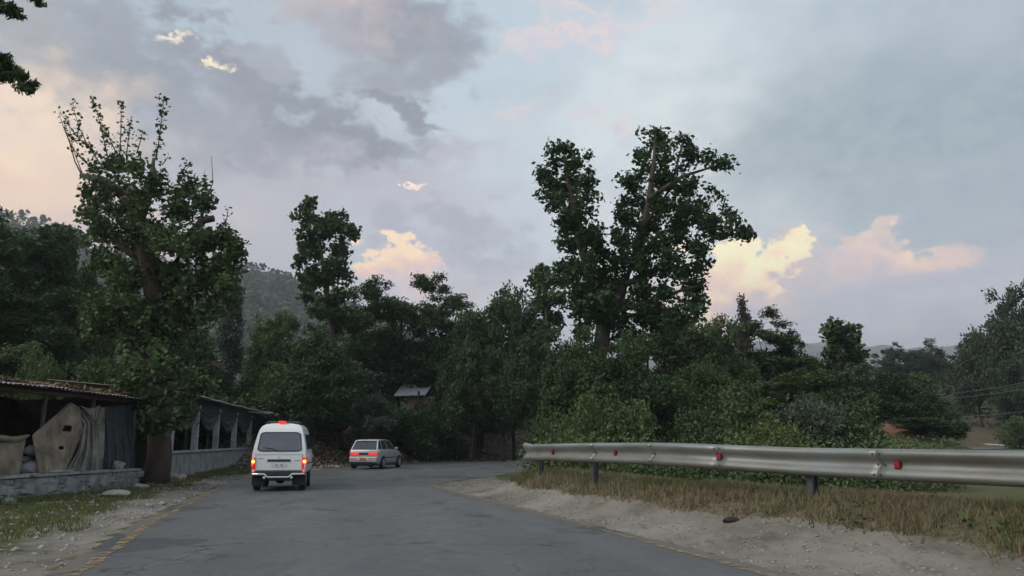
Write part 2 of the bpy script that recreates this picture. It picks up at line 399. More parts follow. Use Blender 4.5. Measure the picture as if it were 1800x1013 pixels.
# ------------------------------------------------------------------ plan of the road
def catmull(pts, n):
    pts = [np.array(p, float) for p in pts]; out = []
    q = [2 * pts[0] - pts[1]] + pts + [2 * pts[-1] - pts[-2]]
    for i in range(1, len(q) - 2):
        for k in range(n):
            t = k / n
            out.append(0.5 * ((2 * q[i]) + (-q[i - 1] + q[i + 1]) * t + (2 * q[i - 1] - 5 * q[i] + 4 * q[i + 1] - q[i + 2]) * t * t + (-q[i - 1] + 3 * q[i] - 3 * q[i + 1] + q[i + 2]) * t ** 3))
    out.append(pts[-1]); return np.array(out)
g = lambda px, py: tuple(G(px, py)[:2])
LE = [(1.5, -22), (-1.6, -8), (-3.0, 1), g(80, 1013), g(270, 905), g(398, 851), (-9.9, 32), (-9.2, 39), (-6.2, 50), (0.5, 58), (12, 65), (27, 70), (44, 76), (70, 84), (110, 92)]
RE = [(10.5, -22), (7.2, -8), (4.9, 1), g(1400, 1013), g(1100, 936), g(812, 866), g(772, 851), g(868, 837), (0.8, 37), (4.5, 44), (13, 53), (28, 60), (45, 67), (72, 74), (112, 82)]
LEc, REc = catmull(LE, 8), catmull(RE, 8)
RAIL_PX = [(925, 782, 26), (975, 780.5, 29), (1050, 779, 33), (1130, 778.5, 36.5), (1200, 779.5, 40), (1400, 787, 46), (1600, 790, 54), (1800, 793, 61), (1990, 797, 70), (2300, 803, 84)]
BEAM = 0.40
rail3 = catmull([tuple(P(px, py, BEAM * F / hh)) for px, py, hh in RAIL_PX], 6)
rail2 = rail3[:, :2]

def dist_poly(X, Y, pl):
    d = np.full(X.shape, 1e9)
    for (x0, y0), (x1, y1) in zip(pl[:-1], pl[1:]):
        dx, dy = x1 - x0, y1 - y0
        t = np.clip(((X - x0) * dx + (Y - y0) * dy) / (dx * dx + dy * dy + 1e-9), 0, 1)
        d = np.minimum(d, np.hypot(X - x0 - t * dx, Y - y0 - t * dy))
    return d
def inside(X, Y, poly):
    c = np.zeros(X.shape, bool); n = len(poly)
    for i in range(n):
        x0, y0 = poly[i]; x1, y1 = poly[(i + 1) % n]
        k = ((y0 > Y) != (y1 > Y)) & (X < (x1 - x0) * (Y - y0) / (y1 - y0 + 1e-12) + x0)
        c ^= k
    return c
def sst(a, b, x):
    t = np.clip((x - a) / (b - a), 0, 1); return t * t * (3 - 2 * t)
road_poly = [tuple(p) for p in LEc] + [tuple(p) for p in REc[::-1]]
isl_poly = [tuple(p) for p in REc] + [(3000, 400), (3000, -3000), (11, -3000)]
near_R = REc[:8 * 7 + 1]
front_poly = [tuple(p) for p in near_R] + [tuple(p) for p in rail2] + [(9.5, 2), (13, -22)]

def hnoise(X, Y, s, seed=0):
    r = np.random.default_rng(seed); out = np.zeros(X.shape)
    for k in range(7):
        a = r.uniform(0, 6.28); f = s * r.uniform(0.6, 2.2); p = r.uniform(0, 6.28)
        out += np.sin((X * math.cos(a) + Y * math.sin(a)) * f + p + 1.3 * np.sin((X * math.sin(a) - Y * math.cos(a)) * f * 0.7 + p * 2))
    return out / 7
def ground_all(X, Y):
    X = np.asarray(X, float); Y = np.asarray(Y, float)
    dL = dist_poly(X, Y, LEc); dR = dist_poly(X, Y, REc); dRail = dist_poly(X, Y, rail2); dRn = dist_poly(X, Y, near_R)
    rd = inside(X, Y, road_poly); isl = inside(X, Y, isl_poly) & ~rd; fr = inside(X, Y, front_poly) & isl
    rise = 0.75 * sst(6, 42, X) * sst(30, 55, Y)
    h = np.zeros(X.shape)
    t = dRn / (dRn + dRail + 1e-6)
    berm_f = 0.50 * (0.35 * t + 0.65 * t ** 2.4)
    berm_b = 0.50 * (1 - sst(0.8, 6, dRail)) * sst(0.0, 2.5, dR)
    h = np.where(isl, np.where(fr, berm_f, berm_b), h)
    # low earth bank with a bare track at the right end of the bushes
    h = h + np.where(isl, 2.1 * np.exp(-(((X - 22.0) / 3.6) ** 2 + ((Y - 47.5) / 4.0) ** 2)) * sst(1, 5, dR), 0)
    out = ~rd & ~isl
    wy = sst(37, 50, Y)
    bank = 2.3 * sst(1.2, 8, dL) + 0.09 * np.clip(dL - 8, 0, 90)
    left = 0.10 * sst(0, 2, dL) + 0.11 * np.clip(dL - 11, 0, 90)
    bb = left * (1 - wy) + bank * wy
    # the open hillside on the right
    rr = sst(28, 60, X) * sst(60, 80, Y)
    hill = 0.24 * np.clip(dL - 4, 0, 52)
    bb = bb * (1 - rr) + hill * rr
    h = np.where(out, bb, h)
    n1 = hnoise(X, Y, 0.9, 1) * 0.05 + hnoise(X, Y, 3.1, 2) * 0.018
    dmin = np.minimum(dL, dR)
    far = sst(15, 120, dmin)
    h = h + np.where(rd, 0, n1 * sst(0.1, 1.2, dmin) + hnoise(X, Y, 0.05, 3) * 2.0 * far)
    h = h + rise - np.where(rd, 0.05 * sst(0.0, 0.5, dmin), 0) - 0.012
    fade = sst(400, 1500, np.hypot(X, Y))
    h = h * (1 - fade) + 3 * fade
    return h, dict(dL=dL, dR=dR, dRail=dRail, rd=rd, isl=isl, fr=fr, out=out, t=t, rr=rr)
def ground(x, y):
    h, _ = ground_all(np.array([x]), np.array([y])); return float(h[0])

def hit(px, py):
    ry_ = ray(px, py); d = np.linspace(4, 70, 1400); pts_ = CAM + ry_[None] * (d / ry_[1])[:, None]
    h_, _ = ground_all(pts_[:, 0], pts_[:, 1]); k_ = np.argmax(pts_[:, 2] <= h_); return pts_[k_]

# ------------------------------------------------------------------ the setting: ground
nx, ny = 420, 460
tx = np.linspace(-1, 1, nx); ty = np.linspace(-0.55, 1, ny)
kx = 7.6; ky = 7.2
gx = 3300 * np.sinh(kx * tx) / math.sinh(kx) + 0.0
gy = 3200 * np.sinh(ky * ty) / math.sinh(ky) + 16
X, Y = np.meshgrid(gx, gy)
Z, info = ground_all(X, Y)
idx = np.arange(nx * ny).reshape(ny, nx)
fc = np.stack([idx[:-1, :-1], idx[:-1, 1:], idx[1:, 1:], idx[1:, :-1]], -1).reshape(-1, 4)
gme = mesh_np('ground', np.stack([X, Y, Z], -1), fc, None, True)
def attr(me, name, arr):
    a = me.attributes.new(name, 'FLOAT', 'POINT'); a.data.foreach_set('value', np.asarray(arr, np.float32).ravel())
wob = hnoise(X, Y, 1.3, 5) * 0.12
gravel = np.where(info['fr'], 1 - sst(0.66, 0.80, info['t'] + wob), 0)
gravel = np.where(info['out'], (0.75 - 0.75 * sst(0.3, 2.0, info['dL'] + wob * 5)) * (1 - sst(34, 44, Y)), gravel)
# pale side track that leaves the bend to the left, behind the van
trk = catmull([(-9.5, 38), (-12.5, 42), (-18, 45.5), (-26, 48)], 6)
gravel = np.maximum(gravel, np.where(info['out'], 1 - sst(1.2, 2.4, dist_poly(X, Y, trk)), 0))
litter = np.where(info['out'], sst(0.3, 2.5, info['dL']) * sst(36, 50, Y) * (1 - info['rr']), 0) * (1 - gravel)
dry = np.where(info['isl'], sst(0.55, 0.75, info['t'] + wob) , 0)
dry = np.maximum(dry, info['rr'])
track = np.where(info['isl'], np.exp(-((X - 22.0 - (Y - 46) * 0.25 + 0.5 * np.sin(Y)) / 1.1) ** 2) * sst(1.0, 1.5, Z), 0)
for nme, arr in (('gravel', gravel), ('litter', litter), ('dry', dry), ('track', track)): attr(gme, nme, arr)
gm = bpy.data.materials.new('ground'); gm.use_nodes = True
n, l = gm.node_tree.nodes, gm.node_tree.links; b = n['Principled BSDF']; b.inputs['Roughness'].default_value = 0.95
b.inputs['Specular IOR Level'].default_value = 0.15
tcn = n.new('ShaderNodeTexCoord')
def gn(scale, detail=6, rough=0.6, stretch=(1, 1, 1)):
    m_ = n.new('ShaderNodeMapping'); m_.inputs['Scale'].default_value = stretch; l.new(tcn.outputs['Object'], m_.inputs[0])
    q = n.new('ShaderNodeTexNoise'); q.inputs['Scale'].default_value = scale; q.inputs['Detail'].default_value = detail; q.inputs['Roughness'].default_value = rough
    l.new(m_.outputs[0], q.inputs['Vector']); return q.outputs['Fac']
def gr(v, a, c):
    q = n.new('ShaderNodeMapRange'); q.inputs[1].default_value = a; q.inputs[2].default_value = c; l.new(v, q.inputs[0]); return q.outputs[0]
def gmix(f, a, c):
    q = n.new('ShaderNodeMix'); q.data_type = 'RGBA'; l.new(f, q.inputs[0])
    for i, v in ((6, a), (7, c)):
        if isinstance(v, tuple): q.inputs[i].default_value = (*v, 1)
        else: l.new(v, q.inputs[i])
    return q.outputs[2]
def gatt(name, noise_amt=0.5, ns=2.5):
    a = n.new('ShaderNodeAttribute'); a.attribute_name = name
    s = n.new('ShaderNodeMath'); s.operation = 'MULTIPLY_ADD'
    k = n.new('ShaderNodeMath'); k.operation = 'SUBTRACT'; l.new(gn(ns, 6, 0.7), k.inputs[0]); k.inputs[1].default_value = 0.5
    l.new(k.outputs[0], s.inputs[0]); s.inputs[1].default_value = noise_amt * 2; l.new(a.outputs['Fac'], s.inputs[2])
    return gr(s.outputs[0], 0.38, 0.62)
c0 = gmix(gr(gn(1.6), 0.35, 0.65), (0.050, 0.072, 0.026), (0.115, 0.110, 0.050))       # green ground cover
c0 = gmix(gr(gn(0.35), 0.45, 0.7), c0, (0.15, 0.125, 0.075))
cd = gmix(gr(gn(1.1), 0.35, 0.65), (0.21, 0.16, 0.105), (0.11, 0.11, 0.055))
cd = gmix(gr(gn(7, 8, .8), 0.45, 0.6), cd, (0.075, 0.06, 0.04))         # dry grass soil
cl = gmix(gr(gn(3.0, 8, 0.75), 0.35, 0.65), (0.045, 0.032, 0.024), (0.145, 0.105, 0.075))  # leaf litter and earth
cgv = gmix(gr(gn(1.3, 10, 0.75, (1, 0.45, 1)), 0.36, 0.64), (0.115, 0.098, 0.076), (0.235, 0.212, 0.175)) # pale gravel
cgv = gmix(gr(gn(0.45, 5), 0.42, 0.62), cgv, (0.27, 0.25, 0.21))
spk = n.new('ShaderNodeTexVoronoi'); spk.inputs['Scale'].default_value = 16; l.new(tcn.outputs['Object'], spk.inputs['Vector'])
cgv = gmix(gr(gn(5.0, 9, 0.8, (1, 0.3, 1)), 0.52, 0.68), cgv, (0.115, 0.098, 0.076))
cgv = gmix(gr(spk.outputs['Distance'], 0.16, 0.05), cgv, (0.30, 0.28, 0.245))
ct = (0.30, 0.17, 0.10)
c = gmix(gatt('dry', 0.35), c0, cd)
c = gmix(gatt('litter', 0.4), c, cl)
c = gmix(gatt('gravel', 0.45, 1.6), c, cgv)
c = gmix(gatt('track', 0.2), c, ct)
l.new(c, b.inputs['Base Color'])
bp = n.new('ShaderNodeBump'); bp.inputs['Strength'].default_value = 0.6; bp.inputs['Distance'].default_value = 0.05
l.new(gn(9, 8, 0.7), bp.inputs['Height']); l.new(bp.outputs[0], b.inputs['Normal'])
gme.materials.append(gm)
link('ground', gme, kind='structure')

# ------------------------------------------------------------------ road
ns, nc = len(LEc), 14
rv = []
jl = hnoise(LEc[:, 0], LEc[:, 1], 1.7, 8) * 0.10; jr = hnoise(REc[:, 0], REc[:, 1], 1.9, 9) * 0.12
def fine(pl, m):
    s = np.linspace(0, len(pl) - 1, m); i = np.minimum(s.astype(int), len(pl) - 2); t = (s - i)[:, None]
    return pl[i] * (1 - t) + pl[i + 1] * t
LF, RF = fine(LEc, 700), fine(REc, 700)
dirn = (RF - LF) / np.linalg.norm(RF - LF, axis=1)[:, None]
jl = hnoise(LF[:, 0], LF[:, 1], 2.2, 8)[:, None] * 0.10; jr = hnoise(RF[:, 0], RF[:, 1], 2.4, 9)[:, None] * 0.12
A_, B_ = LF + dirn * jl, RF + dirn * jr
tt = np.linspace(0, 1, nc)[None, :, None]
rxy = A_[:, None, :] * (1 - tt) + B_[:, None, :] * tt
rzz = 0.75 * sst(6, 42, rxy[..., 0]) * sst(30, 55, rxy[..., 1]) + 0.03 * np.sin(np.pi * tt[..., 0]) 
rverts = np.concatenate([rxy, rzz[..., None]], -1)
ri = np.arange(700 * nc).reshape(700, nc)
rf = np.stack([ri[:-1, :-1], ri[:-1, 1:], ri[1:, 1:], ri[1:, :-1]], -1).reshape(-1, 4)
rme = mesh_np('road', rverts, rf, None, True)
attr(rme, 'across', np.broadcast_to(tt[..., 0], (700, nc)))
rm = bpy.data.materials.new('asphalt'); rm.use_nodes = True
n, l = rm.node_tree.nodes, rm.node_tree.links; b = n['Principled BSDF']; b.inputs['Specular IOR Level'].default_value = 0.35
tcn = n.new('ShaderNodeTexCoord')
c = gmix(gr(gn(0.5, 6), 0.35, 0.65), (0.064, 0.069, 0.068), (0.108, 0.111, 0.107))
c = gmix(gr(gn(7, 6, 0.75), 0.35, 0.65), c, (0.070, 0.074, 0.073))
c = gmix(gr(gn(60, 3, 0.7), 0.42, 0.7), c, (0.15, 0.15, 0.145))
c = gmix(gr(gn(1.1, 9, 0.75, (1, 0.2, 1)), 0.50, 0.75), c, (0.165, 0.162, 0.15))
c = gmix(gr(gn(0.9, 4, 0.5, (1, 0.5, 1)), 0.62, 0.66), c, (0.062, 0.064, 0.066))
at = n.new('ShaderNodeAttribute'); at.attribute_name = 'across'
wv = n.new('ShaderNodeMath'); wv.operation = 'MULTIPLY'; l.new(at.outputs['Fac'], wv.inputs[0]); wv.inputs[1].default_value = 4 * 2 * math.pi
sn = n.new('ShaderNodeMath'); sn.operation = 'COSINE'; l.new(wv.outputs[0], sn.inputs[0])
tr_ = gr(sn.outputs[0], 0.2, -0.9)
mm = n.new('ShaderNodeMath'); mm.operation = 'MULTIPLY'; l.new(tr_, mm.inputs[0]); mm.inputs[1].default_value = 0.3
c = gmix(mm.outputs[0], c, (0.135, 0.136, 0.132))
ed = n.new('ShaderNodeMath'); ed.operation = 'PINGPONG'; l.new(at.outputs['Fac'], ed.inputs[0]); ed.inputs[1].default_value = 0.5
e2 = n.new('ShaderNodeMath'); e2.operation = 'ADD'; l.new(ed.outputs[0], e2.inputs[0])
e3 = n.new('ShaderNodeMath'); e3.operation = 'MULTIPLY'; l.new(gn(3.5, 9, 0.8), e3.inputs[0]); e3.inputs[1].default_value = -0.16; l.new(e3.outputs[0], e2.inputs[1])
c = gmix(gr(e2.outputs[0], -0.02, -0.07), c, (0.15, 0.13, 0.10))
vo = n.new('ShaderNodeTexVoronoi'); vo.feature = 'DISTANCE_TO_EDGE'; vo.inputs['Scale'].default_value = 0.75
wq = n.new('ShaderNodeVectorMath'); wq.operation = 'MULTIPLY_ADD'; nq = n.new('ShaderNodeTexNoise'); nq.inputs['Scale'].default_value = 2.5; nq.inputs['Detail'].default_value = 6
l.new(tcn.outputs['Object'], nq.inputs['Vector']); l.new(nq.outputs['Color'], wq.inputs[0]); wq.inputs[1].default_value = (.9, .9, 0); l.new(tcn.outputs['Object'], wq.inputs[2]); l.new(wq.outputs[0], vo.inputs['Vector'])
ck = n.new('ShaderNodeMath'); ck.operation = 'MULTIPLY'; l.new(gr(vo.outputs['Distance'], 0.022, 0.006), ck.inputs[0]); l.new(gr(gn(0.35, 3), 0.47, 0.60), ck.inputs[1])
c = gmix(ck.outputs[0], c, (0.030, 0.030, 0.030))
c = gmix(gr(gn(0.22, 4, 0.5), 0.60, 0.61), c, (0.070, 0.073, 0.074))
c = gmix(gr(gn(0.6, 9, 0.8, (1, 0.35, 1)), 0.54, 0.80), c, (0.15, 0.145, 0.13))
l.new(c, b.inputs['Base Color'])
l.new(gr(gn(3, 5), -0.6, 1.3), b.inputs['Roughness'])
bp = n.new('ShaderNodeBump'); bp.inputs['Strength'].default_value = 0.25; bp.inputs['Distance'].default_value = 0.01
l.new(gn(45, 4), bp.inputs['Height']); l.new(bp.outputs[0], b.inputs['Normal'])
rme.materials.append(rm)
link('road', rme, kind='structure')
def edge_line(frac0, frac1, i0, i1, m):
    v = []; f = []
    for k, i in enumerate(range(i0, i1)):
        for fr_ in (frac0, frac1):
            w = np.linalg.norm(B_[i] - A_[i]); t = fr_ / w if fr_ > 0 else 1 + fr_ / w
            p = A_[i] * (1 - t) + B_[i] * t
            z = 0.75 * sst(6, 42, p[0]) * sst(30, 55, p[1]) + 0.03 * math.sin(math.pi * t) + 0.006
            v.append((p[0], p[1], z))
    for k in range(i1 - i0 - 1): f.append((2 * k, 2 * k + 1, 2 * k + 3, 2 * k + 2))
    link('edge_line', mesh_py('edge_line', v, f, m), kind='structure')
def worn(name, c1, thr):
    m = bpy.data.materials.new(name); m.use_nodes = True; n_, l_ = m.node_tree.nodes, m.node_tree.links
    b_ = n_['Principled BSDF']; b_.inputs['Base Color'].default_value = (*c1, 1); b_.inputs['Roughness'].default_value = .85
    t_ = n_.new('ShaderNodeTexCoord'); q_ = n_.new('ShaderNodeTexNoise'); q_.inputs['Scale'].default_value = 6; q_.inputs['Detail'].default_value = 10; q_.inputs['Roughness'].default_value = .75
    l_.new(t_.outputs['Object'], q_.inputs['Vector']); w_ = n_.new('ShaderNodeMapRange'); w_.inputs[1].default_value = thr; w_.inputs[2].default_value = thr + .08; l_.new(q_.outputs['Fac'], w_.inputs[0])
    l_.new(w_.outputs[0], b_.inputs['Alpha']); return m
M['worn_yellow'] = worn('worn_yellow_paint', (0.27, 0.20, 0.11), 0.46)
edge_line(-0.36, -0.22, 120, 330, M['worn_yellow'])
edge_line(0.20, 0.36, 120, 240, M['worn_yellow'])

# ------------------------------------------------------------------ far hills
def ridge(name, prof, d_foot, d_ridge, d_back, m, rough_amp, nlat=200, foot_z=-2):
    px = np.linspace(prof[0][0], prof[-1][0], nlat); py = np.interp(px, [q[0] for q in prof], [q[1] for q in prof])
    rows = []
    top = np.array([P(a, b_, d_ridge) for a, b_ in zip(px, py)])
    nrow = 26
    for j in range(nrow):
        t = j / (nrow - 1)
        if t <= 0.7:
            s = t / 0.7; d = d_foot + (d_ridge - d_foot) * s; z = foot_z + (top[:, 2] - foot_z) * (s ** 1.1)
        else:
            s = (t - 0.7) / 0.3; d = d_ridge + (d_back - d_ridge) * s; z = top[:, 2] * (1 - s) + foot_z * s
        x = top[:, 0] * d / d_ridge
        z = z + rough_amp * hnoise(x, np.full_like(x, d), 6.0 / rough_amp / 8, 21) * (4 * t * (1 - t)) * 0.8
        rows.append(np.stack([x, np.full_like(x, d), z], -1))
    v = np.array(rows); ii = np.arange(nrow * nlat).reshape(nrow, nlat)
    f = np.stack([ii[:-1, :-1], ii[:-1, 1:], ii[1:, 1:], ii[1:, :-1]], -1).reshape(-1, 4)
    link(name, mesh_np(name, v, f, m, True), kind='structure')
M['forest'] = mat('forest_slope', (0.024, 0.038, 0.026), (0.062, 0.066, 0.046), 0.95, 0.02, 12, bump=1.0, bscale=0.12, dist=6.0)
M['mountain'] = mat('mountain_slope', (0.05, 0.062, 0.05), (0.10, 0.10, 0.08), 0.95, 0.006, 10, bump=1.0, bscale=0.01, dist=40.0)
HILL_D = 640
hill_prof = [(-900, 240), (-300, 330), (-100, 362), (0, 380), (60, 396), (110, 412), (160, 436), (240, 452), (420, 470), (470, 482), (520, 500), (600, 530), (720, 580), (900, 640), (1100, 690)]
ridge('hill', hill_prof, 220, HILL_D, 900, M['forest'], 6)
ridge('mountain_range', [(700, 700), (900, 640), (1100, 625), (1300, 606), (1400, 596), (1500, 606), (1545, 603), (1590, 612), (1640, 606), (1700, 600), (1760, 590), (1850, 580), (2000, 570), (2300, 560)], 1500, 2200, 2700, M['mountain'], 16)
ridge('mountain_range', [(500, 720), (900, 650), (1150, 612), (1390, 592), (1450, 598), (1530, 612), (1600, 620), (1700, 606), (1800, 594), (1900, 584), (2400, 570)], 2600, 2950, 3150, M['mountain'], 22)

# haze: one even box of air round camera and scene
hm = bpy.data.materials.new('haze'); hm.use_nodes = True
hn, hl = hm.node_tree.nodes, hm.node_tree.links
hn.remove(hn['Principled BSDF'])
pv = hn.new('ShaderNodeVolumePrincipled'); pv.inputs['Density'].default_value = 0.00042
pv.inputs['Color'].default_value = (0.87, 0.93, 1.0, 1); pv.inputs['Anisotropy'].default_value = 0.1
hl.new(pv.outputs[0], hn['Material Output'].inputs['Volume'])
hb = MB().box((0, 1400, 210), (7200, 4200, 440))
link('haze', hb.mesh('haze', hm), kind='stuff')

# ------------------------------------------------------------------ trees
def rand_unit(n_):
    v = rng.normal(size=(n_, 3)); return v / np.linalg.norm(v, axis=1)[:, None]
def leaves(c, size, flat=0.0, aspect=0.55):
    n_ = len(c); nrm = rand_unit(n_); nrm[:, 2] += flat * np.sign(nrm[:, 2] + 1e-6) ; nrm /= np.linalg.norm(nrm, axis=1)[:, None]
    a = np.cross(nrm, rand_unit(n_)); a /= np.linalg.norm(a, axis=1)[:, None] + 1e-9; b_ = np.cross(nrm, a)
    s = (size * rng.uniform(0.45, 1.45, n_))[:, None]
    v = np.stack([c + a * s * 0.6, c + b_ * s * 0.6 * aspect, c - a * s * 0.6, c - b_ * s * 0.6 * aspect], 1).reshape(-1, 3)
    return v, np.arange(4 * n_).reshape(-1, 4)
def subdivide(bl, sub=4):
    u = rand_unit(len(bl) * sub); par = np.repeat(bl, sub, 0)
    return np.concatenate([par[:, :3] + u * rng.uniform(0.3, 1.05, len(par))[:, None] * par[:, 3:], par[:, 3:] * rng.uniform(0.35, 0.6, len(par))[:, None]], 1)
def clusters(blobs, twigs_per, leaves_per, tw_r, shell=0.5, squash=1.0):
    """blobs (n,6): centre, radii -> leaf centres, gathered in twigs near the blob's surface"""
    out = []
    for bl, tp in zip(blobs, twigs_per):
        tp = max(int(tp), 3)
        u = rand_unit(tp); r = rng.uniform(shell, 1.0, tp) ** 0.8
        tc_ = bl[:3] + u * r[:, None] * bl[3:]
        lp = np.repeat(tc_, leaves_per, 0) + rng.normal(size=(tp * leaves_per, 3)) * tw_r * np.array([1, 1, squash])
        out.append(lp)
    return np.concatenate(out)
def bent(p0, p1, k, n_=6, sag=0.0):
    p0, p1 = np.array(p0, float), np.array(p1, float); t = np.linspace(0, 1, n_)[:, None]
    off = rng.normal(size=3) * k * np.linalg.norm(p1 - p0)
    return p0 * (1 - t) + p1 * t + np.sin(t * math.pi) * off + np.array([0, 0, sag]) * np.sin(t * math.pi)
TPL = {}
def template(kind, seed):
    global rng
    if (kind, seed) in TPL: return TPL[(kind, seed)]
    rng = np.random.default_rng(100 + seed * 17 + sum(map(ord, kind)))
    mb = MB(); bark = M['bark_dark']; lm = M['leaf_mid']
    if kind in ('round', 'frond', 'dark'):
        H, Wd = 9.0, 7.0; nb = 34
        u = rand_unit(nb); rr_ = rng.uniform(0.45, 1.12, nb)
        c = np.array([0, 0, 5.1]) + u * rr_[:, None] * np.array([2.7, 2.7, 3.3])
        c[:, 2] = np.clip(c[:, 2], 1.0, 8.6)
        rad = rng.uniform(0.75, 1.35, nb)
        fl = 0.45 if kind == 'frond' else 0.85
        bl = np.concatenate([c, np.stack([rad, rad, rad * fl], 1)], 1)
        if kind == 'frond':
            b2 = subdivide(bl, 5); lp = clusters(b2, b2[:, 3] ** 2 * 36, 14, 0.22, 0.35, 0.35); v, f = leaves(lp, 0.27, 1.3, 0.34)
        else:
            b2 = subdivide(bl, 5); lp = clusters(b2, b2[:, 3] ** 2 * 36, 14, 0.18, 0.4, 0.9); v, f = leaves(lp, 0.21, 0.2, 0.55)
        lm = M['leaf_dark'] if kind == 'dark' else M['leaf_mid']
        mb.tube(bent((0, 0, -0.4), (rng.normal() * 0.2, rng.normal() * 0.2, 5.5), 0.03, 7), np.linspace(0.20, 0.08, 7), 8)
        for k in range(12):
            mb.tube(bent((0, 0, rng.uniform(1.2, 4.5)), bl[k, :3], 0.08), np.linspace(0.08, 0.015, 6), 5)
    elif kind == 'bush':
        H, Wd = 3.0, 4.0; nb = 22
        u = rand_unit(nb); u[:, 2] = abs(u[:, 2])
        c = u * rng.uniform(0.3, 1.0, nb)[:, None] * np.array([1.6, 1.6, 2.1]) + np.array([0, 0, 0.35])
        rad = rng.uniform(0.4, 0.75, nb); bl = np.concatenate([c, np.stack([rad, rad, rad * 0.8], 1)], 1)
        lp = clusters(bl, rad ** 2 * 95, 14, 0.13, 0.3, 0.9); v, f = leaves(lp, 0.115, 0.3, 0.5); lm = M['leaf_light'] if seed == 3 else M['leaf_mid']
        for k in range(9): mb.tube(bent((rng.normal() * .1, rng.normal() * .1, -0.2), bl[k, :3], 0.1), np.linspace(0.04, 0.01, 6), 5)
    elif kind == 'column':
        H, Wd = 12.0, 2.8; nb = 30
        z = np.linspace(1.8, 11.6, nb); wdt = 1.0 * np.sin(np.clip((z - 0.6) / 11.6, 0, 1) * math.pi) ** 0.5
        c = np.stack([rng.normal(size=nb) * 0.35 * wdt, rng.normal(size=nb) * 0.35 * wdt, z], 1); rad = rng.uniform(0.6, 1.0, nb) * wdt + 0.15
        bl = np.concatenate([c, np.stack([rad, rad, rad * 0.9], 1)], 1)
        lp = clusters(bl, rad ** 2 * 34 + 6, 12, 0.2, 0.4, 0.9); v, f = leaves(lp, 0.24, 0.2, 0.6); lm = M['leaf_grey']
        mb.tube(bent((0, 0, -0.4), (0, 0, 11), 0.01, 7), np.linspace(0.18, 0.03, 7), 8)
    elif kind == 'pine':
        H, Wd = 12.0, 6.5; nb = 9 + seed
        z = rng.uniform(6.0, 11.2, nb); c = np.stack([rng.normal(size=nb) * 1.5 * (12.6 - z) / 4, rng.normal(size=nb) * 1.5 * (12.6 - z) / 4, z], 1)
        rad = rng.uniform(0.9, 1.6, nb); bl = np.concatenate([c, np.stack([rad, rad, rad * 0.62], 1)], 1)
        lp = clusters(bl, rad ** 2 * 14, 9, 0.25, 0.3, 0.8); v, f = leaves(lp, 0.55, 0.2, 0.45); lm = M['needles']
        mb.tube(bent((0, 0, -2.0), (rng.normal() * 0.5, 0, 11), 0.03, 7), np.linspace(0.25, 0.05, 7), 7)
        for k in range(nb): mb.tube(bent((0, 0, bl[k, 2] - 1.2), bl[k, :3], 0.06, 4), np.linspace(0.08, 0.02, 4), 4)
    elif kind == 'cypress':
        H, Wd = 10.0, 2.2; nb = 34
        z = np.linspace(1.0, 9.8, nb); wdt = 0.75 * (1 - ((z - 1) / 9.2) ** 2.2) + 0.06
        c = np.stack([rng.normal(size=nb) * 0.35 * wdt, rng.normal(size=nb) * 0.35 * wdt, z], 1); rad = wdt * rng.uniform(0.7, 1.1, nb)
        bl = np.concatenate([c, np.stack([rad, rad, rad * 0.9 + 0.15], 1)], 1)
        lp = clusters(bl, rad ** 2 * 60 + 8, 12, 0.13, 0.4, 1.6); v, f = leaves(lp, 0.2, 0.0, 0.4); lm = M['needles_brown']
        mb.tube([(0, 0, -0.4), (0, 0, 9)], [0.16, 0.03], 8)
    H = float(np.quantile(v[:, 2], 0.9985)); Wd = 2 * float(np.quantile(np.abs(v[:, 0]), 0.985))
    TPL[(kind, seed)] = (mb.mesh(kind + '_trunk', bark, True), mesh_np(kind + '_crown', v, f, lm), H, Wd)
    rng = np.random.default_rng(991 + seed)
    return TPL[(kind, seed)]
CROWN_VARIANTS = {}
def place_tree(name, kind, seed, px, top, d, wpx, label, group, cat='tree', m=None, base=None, rz=None):
    tm, cm, H, Wd = template(kind, seed)
    x = (px - 900) / F * d * 1.0
    tp = P(px, top, d); x = tp[0]
    zb = ground(x, d) if base is None else base
    h = (tp[2] - zb) * (1.0 if kind == 'pine' else 1.05); w = PX(wpx, d)
    t = thing(name, label, cat, (x, d, zb), random.uniform(0, 6.28) if rz is None else rz, group)
    t.scale = (w / Wd, w / Wd, h / H)
    if m is not None:
        key = (cm.name, m)
        if key not in CROWN_VARIANTS:
            c2 = cm.copy(); c2.materials.clear(); c2.materials.append(M[m]); CROWN_VARIANTS[key] = c2
        cm = CROWN_VARIANTS[key]
    link('trunk' if cat == 'tree' else 'stem', tm, t); link('crown' if cat == 'tree' else 'foliage', cm, t)
    return t

# --- hand-shaped trees
def blobs_px(lst, d, spread, dens=1.0, depth_r=1.0):
    bl = []
    for q in lst:
        px, py, rx, ry = q[:4]
        dd = d + random.uniform(-spread, spread)
        c = P(px, py, dd)
        bl.append([*c, PX(rx, dd), PX((rx + ry) / 2, dd) * depth_r, PX(ry, dd)])
    return np.array(bl)
def crown_mesh(name, bl, per_area, leaves_per, tw_r, size, m, flat=0.2, aspect=0.7, shell=0.35, base=(0, 0, 0), extra=None, sub=5):
    nb_ = len(bl); u = rand_unit(nb_ * sub); r_ = rng.uniform(0.25, 1.0, nb_ * sub)[:, None]; par = np.repeat(bl, sub, 0)
    k_ = rng.uniform(0.28, 0.52, nb_ * sub)[:, None]
    per_area = per_area / (sub * 0.16); bl = np.concatenate([par[:, :3] + u * r_ * par[:, 3:] * 0.95, par[:, 3:] * k_], 1)
    area = bl[:, 3] * bl[:, 5]
    lp = clusters(bl, area * per_area, leaves_per, tw_r, shell)
    if extra is not None: lp = np.concatenate([lp, extra])
    v, f = leaves(lp, size, flat, aspect)
    return mesh_np(name, v - np.array(base), f, m)

